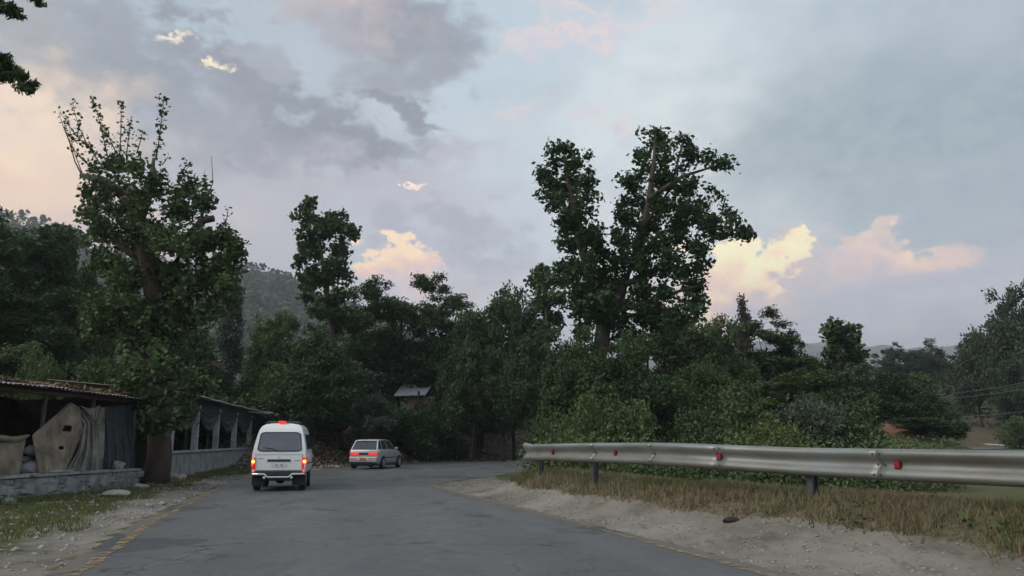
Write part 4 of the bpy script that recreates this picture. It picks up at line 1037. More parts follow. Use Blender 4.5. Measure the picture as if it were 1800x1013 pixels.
a = scatter(90000, (-14, -3), (4, 40), lambda a, i: i['out'] & (i['dL'] > 1.0 + 0.8 * gz(a, 33)) & (i['dL'] < 5.5))
blades('roadside_grass', a[gz(a, 34) > -0.25], 0.12, M['grass_green'])

# ------------------------------------------------------------------ stones
def rock_mesh(seed, m, sub=2, flat=0.7):
    import bmesh
    r = np.random.default_rng(seed); bm = bmesh.new(); bmesh.ops.create_icosphere(bm, subdivisions=sub, radius=0.5)
    pl = rand_unit(9); 
    for v_ in bm.verts:
        p = np.array(v_.co); 
        for q in pl:
            dd = p @ q - 0.36
            if dd > 0: p = p - q * dd * 0.85
        p = p * (1 + 0.05 * r.normal())
        v_.co = (p[0], p[1] * 0.85, p[2] * flat)
    me = bpy.data.meshes.new('rock'); bm.to_mesh(me); bm.free(); me.materials.append(m)
    return me
rng = np.random.default_rng(55)
ROCK = [rock_mesh(i, M['stone'], 2, 0.65) for i in range(4)]; ROCKP = [rock_mesh(10 + i, M['stone_pale'], 2, 0.6) for i in range(3)]
def rock(px, py, size, label, pale=False, i=0, sz=(1, 1, 1), name='boulder', d=None, cat='rock', group=None, sink=0.3):
    me = (ROCKP if pale else ROCK)[i % (3 if pale else 4)]
    if d is None:
        p = hit(px, py)
    else: p = P(px, py, d)
    o = link(name, me, loc=(p[0], p[1], ground(p[0], p[1]) + size * sz[2] * 0.65 * (0.5 - sink)), label=label, cat=cat, group=group)
    o.scale = (size * sz[0], size * sz[1], size * sz[2]); o.rotation_euler = (0, 0, i * 1.7)
    return o
rock(205, 874, 0.62, 'large pale smooth boulder on the grass before the low wall', True, 0, (1.15, .8, .7))
rock(16, 886, 0.36, 'squarish grey block at the left edge at the foot of the low wall', False, 1, (1.3, .9, .9))
rock(285, 888, 0.30, 'pale broken rock among rubble at the left road edge', True, 1, (1.2, .9, .6))
rock(262, 892, 0.20, 'small flat rock left of the pale broken rock at the road edge', False, 2)
rock(300, 842, 0.62, 'tallest rough stone of the heap beside the pollard trunk', True, 2, (.9, .8, 1.1))
rock(321, 845, 0.40, 'narrow upright stone on the right of the heap beside the trunk', False, 3, (.7, .7, 1.3))
rock(328, 852, 0.34, 'flat stone lying in front of the heap beside the trunk', False, 0, (1.6, .9, .4))
rock(357, 852, 0.30, 'small pale stone alone on the grass before the pillared shelter', True, 1, (.9, .9, 1.0))
rock(246, 860, 0.46, 'grey stone just right of the end of the low wall', False, 2, (1.1, .8, .8))
rock(911, 835, 0.24, 'round white stone at the left end of the barrier', True, 0, (1, 1, .9))
rock(1093, 848, 0.16, 'pale chip of rock in the dry grass under the barrier', True, 1, (1.3, .6, .5))
rock(1080, 852, 0.12, 'tiny pale stone left of the rock chip under the barrier', True, 2, (1.3, .6, .5))
rock(578, 812, 0.9, 'flat slab over the ditch behind the van', True, 2, (1.4, .7, .3), d=43)
rock(594, 815, 0.7, 'second flat slab over the ditch, nearer the silver car', False, 1, (1.2, .7, .3), d=42)
rock(560, 817, 0.6, 'dark stone at the ditch just right of the van', False, 3, (1, .7, .4), d=41)
# clod of dark earth on the gravel
p = hit(1285, 919)
o = link('earth_clod', rock_mesh(40, mat('dark_clod', (0.05, 0.038, 0.03), (0.09, 0.07, 0.055), 0.95, 20, bump=0.8), 2, 0.5), loc=(p[0], p[1], ground(p[0], p[1]) + 0.02), label='dark brown clod lying alone on the pale gravel shoulder', cat='clod'); o.scale = (0.30, 0.20, 0.24)
# scattered pebbles and rubble (nobody could count them)
def pebbles(name, pts, smin, smax, m, zoff=0.0):
    pts = np.array(pts); zz, _ = ground_all(pts[:, 0], pts[:, 1]); V = []; Fc = []
    base = np.array([(1, 0, 0), (-1, 0, 0), (0, 1, 0), (0, -1, 0), (0, 0, 1), (0, 0, -1)], float)
    tri = np.array([(0, 2, 4), (2, 1, 4), (1, 3, 4), (3, 0, 4), (2, 0, 5), (1, 2, 5), (3, 1, 5), (0, 3, 5)])
    n_ = len(pts); s = rng.uniform(smin, smax, n_) ** 1.0
    b_ = base[None] * (s[:, None, None] * rng.uniform(0.6, 1.3, (n_, 6, 1))) * np.array([1, 1, 0.6])
    b_ = b_ + rng.normal(size=b_.shape) * s[:, None, None] * 0.22
    a = rng.uniform(0, 6.28, n_); ca, sa = np.cos(a)[:, None], np.sin(a)[:, None]
    b_ = np.stack([b_[..., 0] * ca - b_[..., 1] * sa, b_[..., 0] * sa + b_[..., 1] * ca, b_[..., 2]], -1)
    v = b_ + np.stack([pts[:, 0], pts[:, 1], zz + zoff], 1)[:, None, :]
    f = (tri[None] + (np.arange(n_) * 6)[:, None, None]).reshape(-1, 3)
    link(name, mesh_np(name, v, f, m), kind='stuff')
a = scatter(9000, (-3, 9), (3, 28), lambda a, i: i['fr'] & (i['t'] < 0.7))
pebbles('pebbles', a, 0.008, 0.04, M['stone'])
a = scatter(6000, (-13, -3), (4, 40), lambda a, i: i['out'] & (i['dL'] < 2.6))
pebbles('pebbles', a, 0.01, 0.06, M['stone'])
a = scatter(9000, (-22, 8), (38, 68), lambda a, i: i['out'] & (i['dL'] > 0.6) & (i['dL'] < 8))
pebbles('rubble', a[:2600], 0.04, 0.17, M['stone'])
# fallen leaves and twigs on the bank
lz, _ = ground_all(a[:, 0], a[:, 1]); lp = np.repeat(np.stack([a[:, 0], a[:, 1], lz + 0.04], 1), 5, 0) + rng.normal(size=(len(a) * 5, 3)) * np.array([.25, .25, .05])
M['dead_leaf'] = mat('dead_leaf', (0.075, 0.05, 0.035), (0.14, 0.10, 0.07), 0.95, 2, island=(0.19, 0.14, 0.10))
v, f = leaves(lp, 0.16, 0.8, 0.5); link('fallen_leaves', mesh_np('fallen_leaves', v, f, M['dead_leaf']), kind='stuff')

# ------------------------------------------------------------------ crash barrier
bar = thing('crash_barrier', 'long galvanised crash barrier curving along the dry grass verge on the right', 'barrier', (rail3[0][0], rail3[0][1], ground(rail3[0][0], rail3[0][1])))
PROF = [(0.000, 0.000), (0.060, -0.014), (0.092, -0.045), (0.090, -0.080), (0.035, -0.135), (0.004, -0.172), (0.004, -0.222), (0.040, -0.262), (0.090, -0.310), (0.092, -0.345), (0.055, -0.388), (0.0, -0.400)]
rp = fine(rail3, 120)
tan = np.gradient(rp, axis=0); tan[:, 2] = 0; tan /= np.linalg.norm(tan, axis=1)[:, None]
nrm = np.stack([tan[:, 1], -tan[:, 0], 0 * tan[:, 0]], 1)
if nrm[0][0] > 0: nrm = -nrm           # towards the road
def beam(i0, i1, off=0.0, flare=False):
    V, Fc = [], []; k = len(PROF)
    for i in range(i0, i1):
        for (o, z) in PROF:
            up = 0.0
            if flare and i - i0 < 5: up = (0.055 * ((5 - (i - i0)) / 5) ** 2) * (1 if z > -0.1 else -0.3)
            V.append(rp[i] + nrm[i] * (o + off) + np.array([0, 0, z + up]))
    for a in range(i1 - i0 - 1):
        for q in range(k - 1): Fc.append((a * k + q, (a + 1) * k + q, (a + 1) * k + q + 1, a * k + q + 1))
    me = mesh_py('beam', V, Fc, M['galv'], True)
    o = link('beam', me, bar, world=True); s = o.modifiers.new('thick', 'SOLIDIFY'); s.thickness = 0.004
    return o
segs = [0, 26, 44, 58, 76, 94, 119]
for k, (i0, i1) in enumerate(zip(segs[:-1], segs[1:])): beam(i0, i1 + (1 if k < 5 else 0), 0.006 * (k % 2), k == 0)
def rail_at(px):
    q = [(900 + F * 1.02 * p_[0] / p_[1], j) for j, p_ in enumerate(rp)]
    return int(min(q, key=lambda t: abs(t[0] - px))[1])
pm = None
for px in (944, 1037, 1412, 2050):
    j = rail_at(px); p_ = rp[j]; a = math.atan2(tan[j][1], tan[j][0])
    zb = ground(p_[0] - nrm[j][0] * .1, p_[1] - nrm[j][1] * .1); mb = MB()
    c_ = p_ - nrm[j] * 0.13; hgt = p_[2] - 0.06 - zb + 0.25
    mb.box((c_[0], c_[1], zb - 0.25 + hgt / 2), (0.012, 0.13, hgt), a); 
    for s_ in (-1, 1):
        q = c_ + nrm[j] * 0.06 * s_; mb.box((q[0], q[1], zb - 0.25 + hgt / 2), (0.10, 0.012, hgt), a)
    o = link('post', mb.mesh('post', M['galv_post']), bar, world=True)
    b2 = MB().box((*(p_ - nrm[j] * 0.035)[:2], p_[2] - 0.2), (0.10, 0.07, 0.30), a); link('spacer', b2.mesh('spacer', M['galv_post']), bar, world=True)
for px in (975, 1083, 1262, 1575, 1950):
    j = rail_at(px); p_ = rp[j]; a = math.atan2(tan[j][1], tan[j][0])
    c_ = p_ + nrm[j] * 0.035 + np.array([0, 0, -0.195]); mb = MB()
    mb.box(tuple(c_), (0.09, 0.035, 0.10), a); link('reflector_plate', mb.mesh('reflector_plate', M['reflector_edge']), bar, world=True)
    c2 = c_ + nrm[j] * 0.021; o = link('reflector', MB().box(tuple(c2), (0.075, 0.006, 0.085), a).mesh('reflector', M['reflector']), bar, world=True)
for j in (26, 44, 58, 76, 94):
    for (o_, z_) in ((0.09, -0.062), (0.09, -0.33), (0.004, -0.2)):
        for s_ in (-0.05, 0.05):
            c_ = rp[j] + nrm[j] * (o_ + 0.008) + tan[j] * s_ + np.array([0, 0, z_])
            bo = MB(); bo.tube([c_, c_ + nrm[j] * 0.016], 0.014, 6); link('bolt', bo.mesh('bolt', M['galv_post']), bar, world=True)

# ------------------------------------------------------------------ distant white barrier and power cables on the right
d0, d1 = P(1676, 779, 84), P(1830, 788, 76)
wb = thing('distant_barrier', 'thin pale barrier along the distant stretch of road at the right', 'barrier', (d0[0], d0[1], ground(d0[0], d0[1])))
mb = MB(); mb.tube([d0, (d0 + d1) / 2 + np.array([0, 0, .05]), d1], 0.09, 8); link('rail', mb.mesh('rail', M['whitewash'], True), wb, world=True)
for t in (0.02, 0.3, 0.6, 0.84):
    q = d0 * (1 - t) + d1 * t; zb = ground(q[0], q[1]) - 0.2
    link('post', MB().box((q[0], q[1], (q[2] + zb) / 2), (0.14, 0.14, q[2] - zb)).mesh('post', M['whitewash']), wb, world=True)
for i, (a, b_, lab) in enumerate([((1600, 706), (1990, 640), 'upper power cable crossing the right slope'), ((1600, 735), (1990, 690), 'lowest power cable crossing the right slope'), ((1600, 699), (1990, 625), 'topmost power cable crossing the right slope')]):
    p0, p1 = P(*a, 66), P(*b_, 58); t = np.linspace(0, 1, 14)[:, None]
    mb = MB(); mb.tube(p0 * (1 - t) + p1 * t - np.array([0, 0, 0.5]) * np.sin(t * math.pi), 0.014, 5); link('power_cable', mb.mesh('power_cable', M['cable']), label=lab, cat='cable', group='power cables over the right slope')

# ------------------------------------------------------------------ shelters
def wline(a, b_, t): return np.array(a) * (1 - t) + np.array(b_) * t
def cor_sheet(p00, p10, p11, p01, m, waves=6, amp=0.018, name='roof_sheet', parent=None):
    """corrugated sheet through four corners"""
    nu, nv = waves * 4 + 1, 3; V = []; Fc = []
    p00, p10, p11, p01 = map(np.array, (p00, p10, p11, p01))
    nn = np.cross(p10 - p00, p01 - p00); nn /= np.linalg.norm(nn)
    for j in range(nv):
        for i in range(nu):
            u, w = i / (nu - 1), j / (nv - 1)
            p = (p00 * (1 - u) + p10 * u) * (1 - w) + (p01 * (1 - u) + p11 * u) * w
            V.append(p + nn * amp * math.sin(u * waves * 2 * math.pi))
    for j in range(nv - 1):
        for i in range(nu - 1): Fc.append((j * nu + i, j * nu + i + 1, (j + 1) * nu + i + 1, (j + 1) * nu + i))
    o = link(name, mesh_py(name, V, Fc, m), parent, world=True); s = o.modifiers.new('t', 'SOLIDIFY'); s.thickness = 0.006
    return o
def cloth(name, left, right, d_of, m, nu=26, nv=26, fold=0.07, nf=5, label=None, group=None, off=0.0, ph=0.0, holes=(), sag=0.0, top_gather=1.0):
    """hanging sheet between two pixel polylines, folds run down it"""
    def pl(pts, t):
        pts = np.array(pts, float); s = np.concatenate([[0], np.cumsum(np.linalg.norm(np.diff(pts, axis=0), axis=1))]); s /= s[-1]
        return np.array([np.interp(t, s, pts[:, 0]), np.interp(t, s, pts[:, 1])])
    V = []; Fc = []
    for j in range(nv):
        t = j / (nv - 1); a, b_ = pl(left, t), pl(right, t)
        for i in range(nu):
            u = i / (nu - 1); px, py = a * (1 - u) + b_ * u
            py += sag * math.sin(math.pi * u) * t * 0 + sag * math.sin(math.pi * u) * (1 - t)
            w = math.sin(u * nf * 2 * math.pi + ph + 1.2 * math.sin(t * 3 + ph)) * fold * (0.4 + 0.6 * t if top_gather == 1.0 else 1) + 0.02 * math.sin(7 * t + 9 * u)
            V.append(P(px, py, d_of(px) + off + w))
    for j in range(nv - 1):
        for i in range(nu - 1):
            cu, cv = (i + .5) / (nu - 1), (j + .5) / (nv - 1)
            if any(((cu - h[0]) / h[2]) ** 2 + ((cv - h[1]) / h[3]) ** 2 < 1 for h in holes): continue
            Fc.append((j * nu + i, j * nu + i + 1, (j + 1) * nu + i + 1, (j + 1) * nu + i))
    me = mesh_py(name, V, Fc, m, True)
    return me
# --- first shelter: tarpaulin covered tea stall behind a low wall
W0, W1 = G(-170, 905, 0.0), G(236, 862, 0.0)          # foot line of the low wall
def wd(px):
    """depth of the wall line seen at px"""
    a, b_ = W0, W1; k = (px - 900) / F / 1.021
    # intersect x = k*y with the line a-b
    t = (k * a[1] - a[0]) / ((b_[0] - a[0]) - k * (b_[1] - a[1])); return a[1] + t * (b_[1] - a[1])
ud = (W1 - W0); wl = np.linalg.norm(ud[:2]); ud = ud / wl; nb = np.array([-ud[1], ud[0], 0])   # nb: away from the road
if nb[0] > 0: nb = -nb
wall_ang = math.atan2(ud[1], ud[0])
rng = np.random.default_rng(66); random.seed(66)
lw = thing('low_wall', 'low weathered stone and plaster wall in front of the tarpaulin stall', 'wall', (W0[0], W0[1], 0))
mid = (W0 + W1) / 2 + nb * 0.21
link('core', MB().box((mid[0], mid[1], 0.16), (wl - 0.1, 0.24, 0.66), wall_ang).mesh('core', M['concrete']), lw, world=True)
STM = [MB().box((0, 0, 0), (1, 1, 1), jit=0.10).mesh('stone', M['concrete']) for i in range(6)]
for row in range(3):
    s = 0.0 if row % 2 else -0.15
    while s < wl - 0.1:
        ln = random.uniform(0.26, 0.62); hgt = 0.185; c_ = W0 + ud * (s + ln / 2) + nb * (0.055 + random.uniform(-.015, .015))
        o = link('stone', STM[random.randrange(6)], lw); o.location = (c_[0] - W0[0], c_[1] - W0[1], -0.03 + hgt * (row + .5))
        o.scale = (ln * 1.0, 0.12, hgt * random.uniform(0.9, 1.08)); o.rotation_euler = (0, random.uniform(-.03, .03), wall_ang); s += ln
s = 0.0
while s < wl:
    ln = random.uniform(0.7, 1.3); ln = min(ln, wl - s + .2); c_ = W0 + ud * (s + ln / 2) + nb * 0.15
    o = link('cap_slab', MB().box((0, 0, 0), (ln * .985, 0.40, 0.055), jit=0.01).mesh('cap_slab', M['plaster']), lw); o.location = (c_[0] - W0[0], c_[1] - W0[1], 0.565); o.rotation_euler = (random.uniform(-.02, .02), random.uniform(-.015, .015), wall_ang); s += ln
for i, (s0, z0, w_, h_) in enumerate([(.3, .33, 1.5, .40), (1.9, .30, 1.2, .34), (3.0, .36, 1.6, .32), (4.5, .30, .9, .42), (5.2, .38, 1.5, .26), (6.6, .28, 1.0, .40), (7.6, .36, 1.2, .3)]):
    if s0 + w_ > wl: continue
    k = 22; ang = np.linspace(0, 2 * math.pi, k, endpoint=False); rr_ = 1 + .22 * rng.normal(size=k)
    V = []
    for off in (-.022, .0):
        for a_, q_ in zip(ang, rr_):
            c_ = W0 + ud * (s0 + w_ / 2 + w_ / 2 * math.cos(a_) * q_) + nb * off; zz_ = min(max(z0 + h_ / 2 * math.sin(a_) * q_ - .05, -.02), .535); V.append((c_[0], c_[1], zz_))
    link('plaster_patch', mesh_py('plaster_patch', V, [tuple(range(k)), tuple(reversed(range(k, 2 * k)))] + [(j, j + k, (j + 1) % k + k, (j + 1) % k) for j in range(k)], M['plaster']), lw, world=True)
st = thing('tea_stall', 'dark open fronted stall with a straw and tin roof behind the low wall', 'stall', (W0[0] + nb[0], W0[1] + nb[1], 0))
def S(along, back, z): q = W0 + ud * along + nb * back; return np.array([q[0], q[1], z])
ext = wl + 0.5
# back wall, earthen floor, posts, beam
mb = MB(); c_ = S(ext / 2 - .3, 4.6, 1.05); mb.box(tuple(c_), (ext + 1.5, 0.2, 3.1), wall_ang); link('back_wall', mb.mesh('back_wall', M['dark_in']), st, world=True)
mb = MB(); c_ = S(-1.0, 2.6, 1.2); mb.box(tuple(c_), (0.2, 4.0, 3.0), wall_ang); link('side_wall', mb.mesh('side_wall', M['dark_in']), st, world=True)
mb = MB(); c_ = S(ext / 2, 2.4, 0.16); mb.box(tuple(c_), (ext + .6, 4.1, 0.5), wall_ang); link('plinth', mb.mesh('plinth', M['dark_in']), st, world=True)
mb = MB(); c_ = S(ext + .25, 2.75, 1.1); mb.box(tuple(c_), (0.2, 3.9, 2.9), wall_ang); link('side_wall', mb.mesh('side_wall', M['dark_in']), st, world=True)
for al in (0.2, 2.3, 4.3, 6.2, ext - 0.1):
    if al > ext: continue
    mb = MB(); mb.tube([S(al, .62, 0.3), S(al + .03, .6, 1.6), S(al, .55, 2.56)], 0.055, 8); link('post', mb.mesh('post', M['wood'], True), st, world=True)
mb = MB(); mb.tube([S(-.6, .5, 2.54), S(ext / 2, .5, 2.50), S(ext + .3, .5, 2.46)], 0.06, 8); link('beam', mb.mesh('beam', M['wood'], True), st, world=True)
k = int((ext + 1.6) / 0.85)
for i in range(k):
    a0, a1 = -0.8 + i * 0.85, -0.8 + (i + 1) * 0.85 + .06; j0 = random.uniform(-.12, .12)
    zf = 2.64 - 0.012 * a0 + random.uniform(-.02, .02)
    o = cor_sheet(S(a0, 0.05 + j0, zf), S(a1, 0.05 + j0, zf - .01), S(a1, 4.9, zf + .36), S(a0, 4.9, zf + .36), M['tin_rust'] if i % 3 else M['tin'], parent=st)
# straw and earth heaped on the tin
ns_ = 9000; al = rng.uniform(-.7, ext + .4, ns_); bk = rng.uniform(0.25, 4.7, ns_); zt = 2.64 - .012 * al + (bk - .05) * .074 + 0.03 + rng.uniform(0, .14, ns_) * (0.5 + 0.5 * hnoise(al, bk, 1.5, 9))
c_ = W0[None] + ud[None] * al[:, None] + nb[None] * bk[:, None]; c_[:, 2] = zt
v, f = leaves(c_, 0.34, 1.6, 0.10); o = link('straw', mesh_np('straw', v - np.array(st.location), f, M['straw']), st); o['kind'] = 'stuff'
nu, nv = 60, 16; V = []; Fc = []
for j in range(nv):
    for i in range(nu):
        a_, b_ = -.8 + (ext + 1.2) * i / (nu - 1), .30 + 4.5 * j / (nv - 1)
        edge = 0 if j in (0, nv - 1) else 1
        V.append(S(a_, b_ + (0.12 * math.sin(a_ * 5) if j == 0 else 0), 2.64 - .012 * a_ + (b_ - .05) * .074 + .015 + edge * (.06 + .04 * math.sin(a_ * 3.1 + b_ * 2) + random.uniform(0, .02))))
for j in range(nv - 1):
    for i in range(nu - 1): Fc.append((j * nu + i, j * nu + i + 1, (j + 1) * nu + i + 1, (j + 1) * nu + i))
link('earth_cover', mesh_py('earth_cover', V, Fc, M['straw'], True), st, world=True)
# tarpaulins (each its own thing)
tg = 'canvas sheets hung along the tea stall'
def hang(name, label, *a, **k):
    me = cloth(name, *a, **k); o = link(name, me, label=label, cat='tarpaulin', group=tg); s = o.modifiers.new('t', 'SOLIDIFY'); s.thickness = 0.008; return o
D1 = lambda px: wd(px) + 0.55
hang('tarpaulin', 'large tan triangular canvas sheet with small holes hung from the roof to the low wall', [(121, 708), (100, 728), (56, 765), (62, 800), (68, 834)], [(124, 708), (140, 716), (146, 760), (128, 800), (112, 836)], D1, M['canvas'], nf=2.0, fold=0.07, holes=((.62, .40, .09, .06), (.66, .66, .05, .03)), ph=.5)
hang('tarpaulin', 'greyish canvas sheet hanging straight down right of the tan triangular one', [(124, 710), (146, 745), (138, 790), (112, 836)], [(146, 722), (166, 742), (165, 790), (160, 836)], D1, M['canvas_grey'], nf=2.6, fold=0.10, off=0.06, ph=1.4)
hang('tarpaulin', 'pale cloth wrapped round the post near the middle of the stall', [(172, 716), (168, 740), (163, 790), (161, 837)], [(186, 716), (184, 740), (183, 790), (180, 837)], D1, M['canvas_grey'], nf=1.5, fold=0.06, off=-0.05, ph=.2)
hang('tarpaulin', 'dark brownish canvas closing the right end of the stall', [(184, 714), (184, 790), (183, 837)], [(232, 712), (236, 790), (236, 832)], D1, M['cloth_dark'], nf=3.5, fold=0.10, off=0.15, ph=2.2)
hang('tarpaulin', 'pleated cloth knotted at the top between the tan sheet and the wrapped post', [(140, 712), (150, 724), (163, 738)], [(176, 712), (174, 724), (168, 740)], D1, M['canvas_grey'], nf=3, fold=0.05, off=-.02, sag=6)
hang('tarpaulin', 'dull tan canvas sheet at the left edge of the picture', [(-90, 768), (-88, 800), (-85, 850)], [(46, 770), (40, 800), (34, 838)], D1, M['canvas'], nf=3.2, fold=0.07, ph=1.0, sag=10)
mb = MB(); mb.tube([P(px, py, D1(px) - .06) for px, py in [(-90, 762), (-40, 768), (0, 770), (22, 773), (38, 770), (50, 766)]], [.06, .07, .07, .07, .06, .03], 10)
link('rolled_canvas', mb.mesh('rolled_canvas', M['canvas'], True), label='rolled upper edge of canvas slung across the left end of the stall', cat='canvas roll')
# sacks in the gap
def sack(px, py, w, h, lab, m='sack', dd=1.1):
    import bmesh
    d_ = wd(px) + dd; c_ = P(px, py, d_); bm = bmesh.new(); bmesh.ops.create_icosphere(bm, subdivisions=3, radius=0.5)
    for v_ in bm.verts:
        v_.co = Vector((math.copysign(abs(v_.co.x * 2) ** .7 / 2, v_.co.x) * w, v_.co.y * .5, math.copysign(abs(v_.co.z * 2) ** .75 / 2, v_.co.z) * h)) * (1 + .05 * math.sin(v_.co.x * 17 + v_.co.z * 13))
    me = bpy.data.meshes.new('sack'); bm.to_mesh(me); bm.free(); me.materials.append(M[m])
    for q in me.polygons: q.use_smooth = True
    o = link('sack', me, loc=tuple(c_), label=lab, cat='sack'); return o
sack(52, 822, .58, .34, 'wide white sack lying at the bottom of the gap between the canvas sheets')
sack(60, 792, .34, .26, 'smaller white sack stacked on top in the gap between the canvas sheets')
sack(42, 808, .36, .16, 'bluish grey bundle between the two white sacks', 'canvas_grey', 1.2)
rock(207, 826, 0.55, 'rounded grey boulder behind the right end of the low wall', False, 3, (1, .8, 1.1), d=wd(207) + 0.5, sink=-0.9)
o = link('loose_slab', MB().box((0, 0, 0), (.36, .2, .05), jit=.015).mesh('loose_slab', M['stone_pale']), loc=tuple(P(50, 836, wd(50) + .15) + np.array([0, 0, .02])), label='thin pale slab lying loose on the low wall near the sacks', cat='stone slab')
o = link('wooden_batten', MB().box((0, 0, 0), (.5, .06, .04), 0.6).mesh('wooden_batten', M['whitewash']), loc=tuple(P(107, 829, wd(107) + .15) + np.array([0, 0, .02])), label='short pale batten resting on the low wall below the tan canvas', cat='batten')

# --- second shelter with pillars
V0 = np.array(P(296, 775, 27.2)); V1 = np.array(P(462, 775, 49)); V0[2] = V1[2] = 0
vu = V1 - V0; vl = np.linalg.norm(vu); vu = vu / vl; vn = np.array([-vu[1], vu[0], 0])
if vn[0] > 0: vn = -vn
va = math.atan2(vu[1], vu[0])
def T(al, bk, z): q = V0 + vu * al + vn * bk; return np.array([q[0], q[1], z])
def along_at(px):
    k = (px - 900) / F / 1.0145; return (k * V0[1] - V0[0]) / (vu[0] - k * vu[1])
sh = thing('pillared_shelter', 'long roadside shelter with pale pillars, half wall and tin roof behind the van', 'shelter', tuple(V0))
mb = MB(); mb.box(tuple(T(vl / 2, .14, 0.38)), (vl, 0.24, 1.10), va); link('half_wall', mb.mesh('half_wall', M['plaster']), sh, world=True)
mb = MB(); mb.box(tuple(T(vl / 2, .12, 0.965)), (vl + .06, 0.34, 0.07), va); link('sill', mb.mesh('sill', M['whitewash']), sh, world=True)
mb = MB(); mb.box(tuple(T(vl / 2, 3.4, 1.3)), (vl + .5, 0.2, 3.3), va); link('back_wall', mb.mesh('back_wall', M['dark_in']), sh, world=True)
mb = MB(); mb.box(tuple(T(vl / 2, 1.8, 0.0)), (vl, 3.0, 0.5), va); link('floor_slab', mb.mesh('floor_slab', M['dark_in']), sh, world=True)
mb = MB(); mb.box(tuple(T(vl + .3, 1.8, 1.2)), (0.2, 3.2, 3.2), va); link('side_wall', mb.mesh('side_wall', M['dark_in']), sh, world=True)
cols = [307, 350, 386, 417, 443, 462]
for px in cols:
    al = along_at(px); w = 0.24
    mb = MB(); mb.box(tuple(T(al, .13, 1.0 + .86)), (w, 0.22, 1.72), va); mb.box(tuple(T(al, .13, 2.64)), (w + .08, .28, .12), va)
    link('pillar', mb.mesh('pillar', M['whitewash']), sh, world=True)
for px in (328, 366, 401, 431, 452):
    al = along_at(px); mb = MB(); mb.box(tuple(T(al + .4, 1.9, 1.4)), (.11, .11, 2.7), va); link('inner_post', mb.mesh('inner_post', M['plaster']), sh, world=True)
mb = MB(); mb.box(tuple(T(vl / 2, .14, 2.79)), (vl + .6, .16, .18), va); link('beam', mb.mesh('beam', M['wood']), sh, world=True)
mb = MB(); mb.box(tuple(T(vl / 2, .02, 2.62)), (vl + .4, .03, .30), va); link('fascia', mb.mesh('fascia', M['cloth_dark']), sh, world=True)
k = int((vl + 1.5) / 0.95)
for i in range(k):
    a0, a1 = -.9 + i * .95, -.9 + (i + 1) * .95 + .06; j0 = random.uniform(-.08, .08); zf = 2.93
    if i >= k - 3: j0 += random.uniform(-.3, .3); zf += random.uniform(-.12, .05)
    cor_sheet(T(a0, -.45 + j0, zf), T(a1, -.45 + j0, zf + (random.uniform(-.12, .12) if i >= k - 3 else 0)), T(a1, 3.6, zf + .34), T(a0, 3.6, zf + .34), M['tin'] if i % 4 else M['tin_rust'], parent=sh)
# curtain swags between pillars
ca = [along_at(px) for px in cols]; ca = [ca[0] - (ca[1] - ca[0])] + ca
for i in range(len(ca) - 1):
    a0, a1 = ca[i] + .1, ca[i + 1] - .1; V = []; Fc = []; nu, nv = 18, 12
    for j in range(nv):
        for q in range(nu):
            u, w = q / (nu - 1), j / (nv - 1); sag = (.18 + .62 * w) * math.sin(math.pi * u) ** .8 + .10 * w
            V.append(T(a0 + (a1 - a0) * u, .10 - .05 * math.sin(w * 5 * math.pi) - .06 * math.sin(math.pi * u), 2.62 - sag))
    for j in range(nv - 1):
        for q in range(nu - 1): Fc.append((j * nu + q, j * nu + q + 1, (j + 1) * nu + q + 1, (j + 1) * nu + q))
    if i > 0:
        lab = ['first', 'second', 'third', 'fourth', 'fifth', 'last'][i - 1] + ' bay from the left of the pillared shelter'
        lab = 'dark bunched curtain swag in the ' + lab
    else: lab = 'dark bunched curtain swag left of the first pillar, beside the tree trunk'
    o = link('curtain', mesh_py('curtain', V, Fc, M['cloth_dark'], True), label=lab, cat='curtain', group='bunched curtains between the pillars'); s = o.modifiers.new('t', 'SOLIDIFY'); s.thickness = .01
# vines and torn cloth at the roof's far end
q = np.array([T(vl + rng.uniform(-1.5, .8), -.5 + rng.uniform(-.3, .2), 2.85 + rng.uniform(-.35, .25)) for _ in range(90)])
mb = MB()
for i in range(26):
    p_ = T(vl - 1.6 + 2.6 * rng.uniform(), -.55, 2.95 - .3 * rng.uniform()); q_ = p_ + np.array([rng.normal() * .4, rng.normal() * .2, rng.normal() * .12])
    mb.box(tuple((p_ + q_) / 2), (.45 * rng.uniform(.4, 1), .03, .14), va + rng.normal() * .5, rng.normal() * .4)
link('torn_roofing', mb.mesh('torn_roofing', M['tin']), label='torn strips of grey roofing hanging at the far end of the pillared shelter', cat='roofing scrap')

# --- hut among the trees, house roofs behind
hd = 58.0
h0 = P(740, 722, hd); hz = ground(h0[0], hd)
hut = thing('mud_hut', 'small mud hut with pale tin roof among the trees above the silver car', 'hut', (h0[0], hd, hz))
def px2(px, py): q = P(px, py, hd); return q
wl_, wr_ = px2(716, 700), px2(762, 700); zt = px2(740, 697)[2]; zb = px2(740, 722)[2]
mb = MB(); mb.box(((wl_[0] + wr_[0]) / 2, hd + 1.6, (zt + hz - 1) / 2), (wr_[0] - wl_[0], 3.0, zt - hz + 1)); link('wall', mb.mesh('wall', M['mud']), hut, world=True)
link('window', MB().box((px2(748, 0)[0], hd + .09, px2(0, 716)[2]), (.34, .06, .4)).mesh('window', M['black_trim']), hut, world=True)
link('ledge', MB().box((px2(727, 0)[0], hd - .1, px2(0, 719)[2]), (1.2, .4, .12)).mesh('ledge', M['plaster']), hut, world=True)
mb = MB(); mb.tube([(px2(755, 0)[0], hd - .45, hz - .3), (px2(752, 0)[0], hd - .45, px2(0, 688)[2])], .08, 7); link('post', mb.mesh('post', M['bark']), hut, world=True)
ze, zr = px2(0, 697)[2], px2(0, 671)[2]; xl, xr = px2(713, 0)[0], px2(762, 0)[0]
n_sh = 4
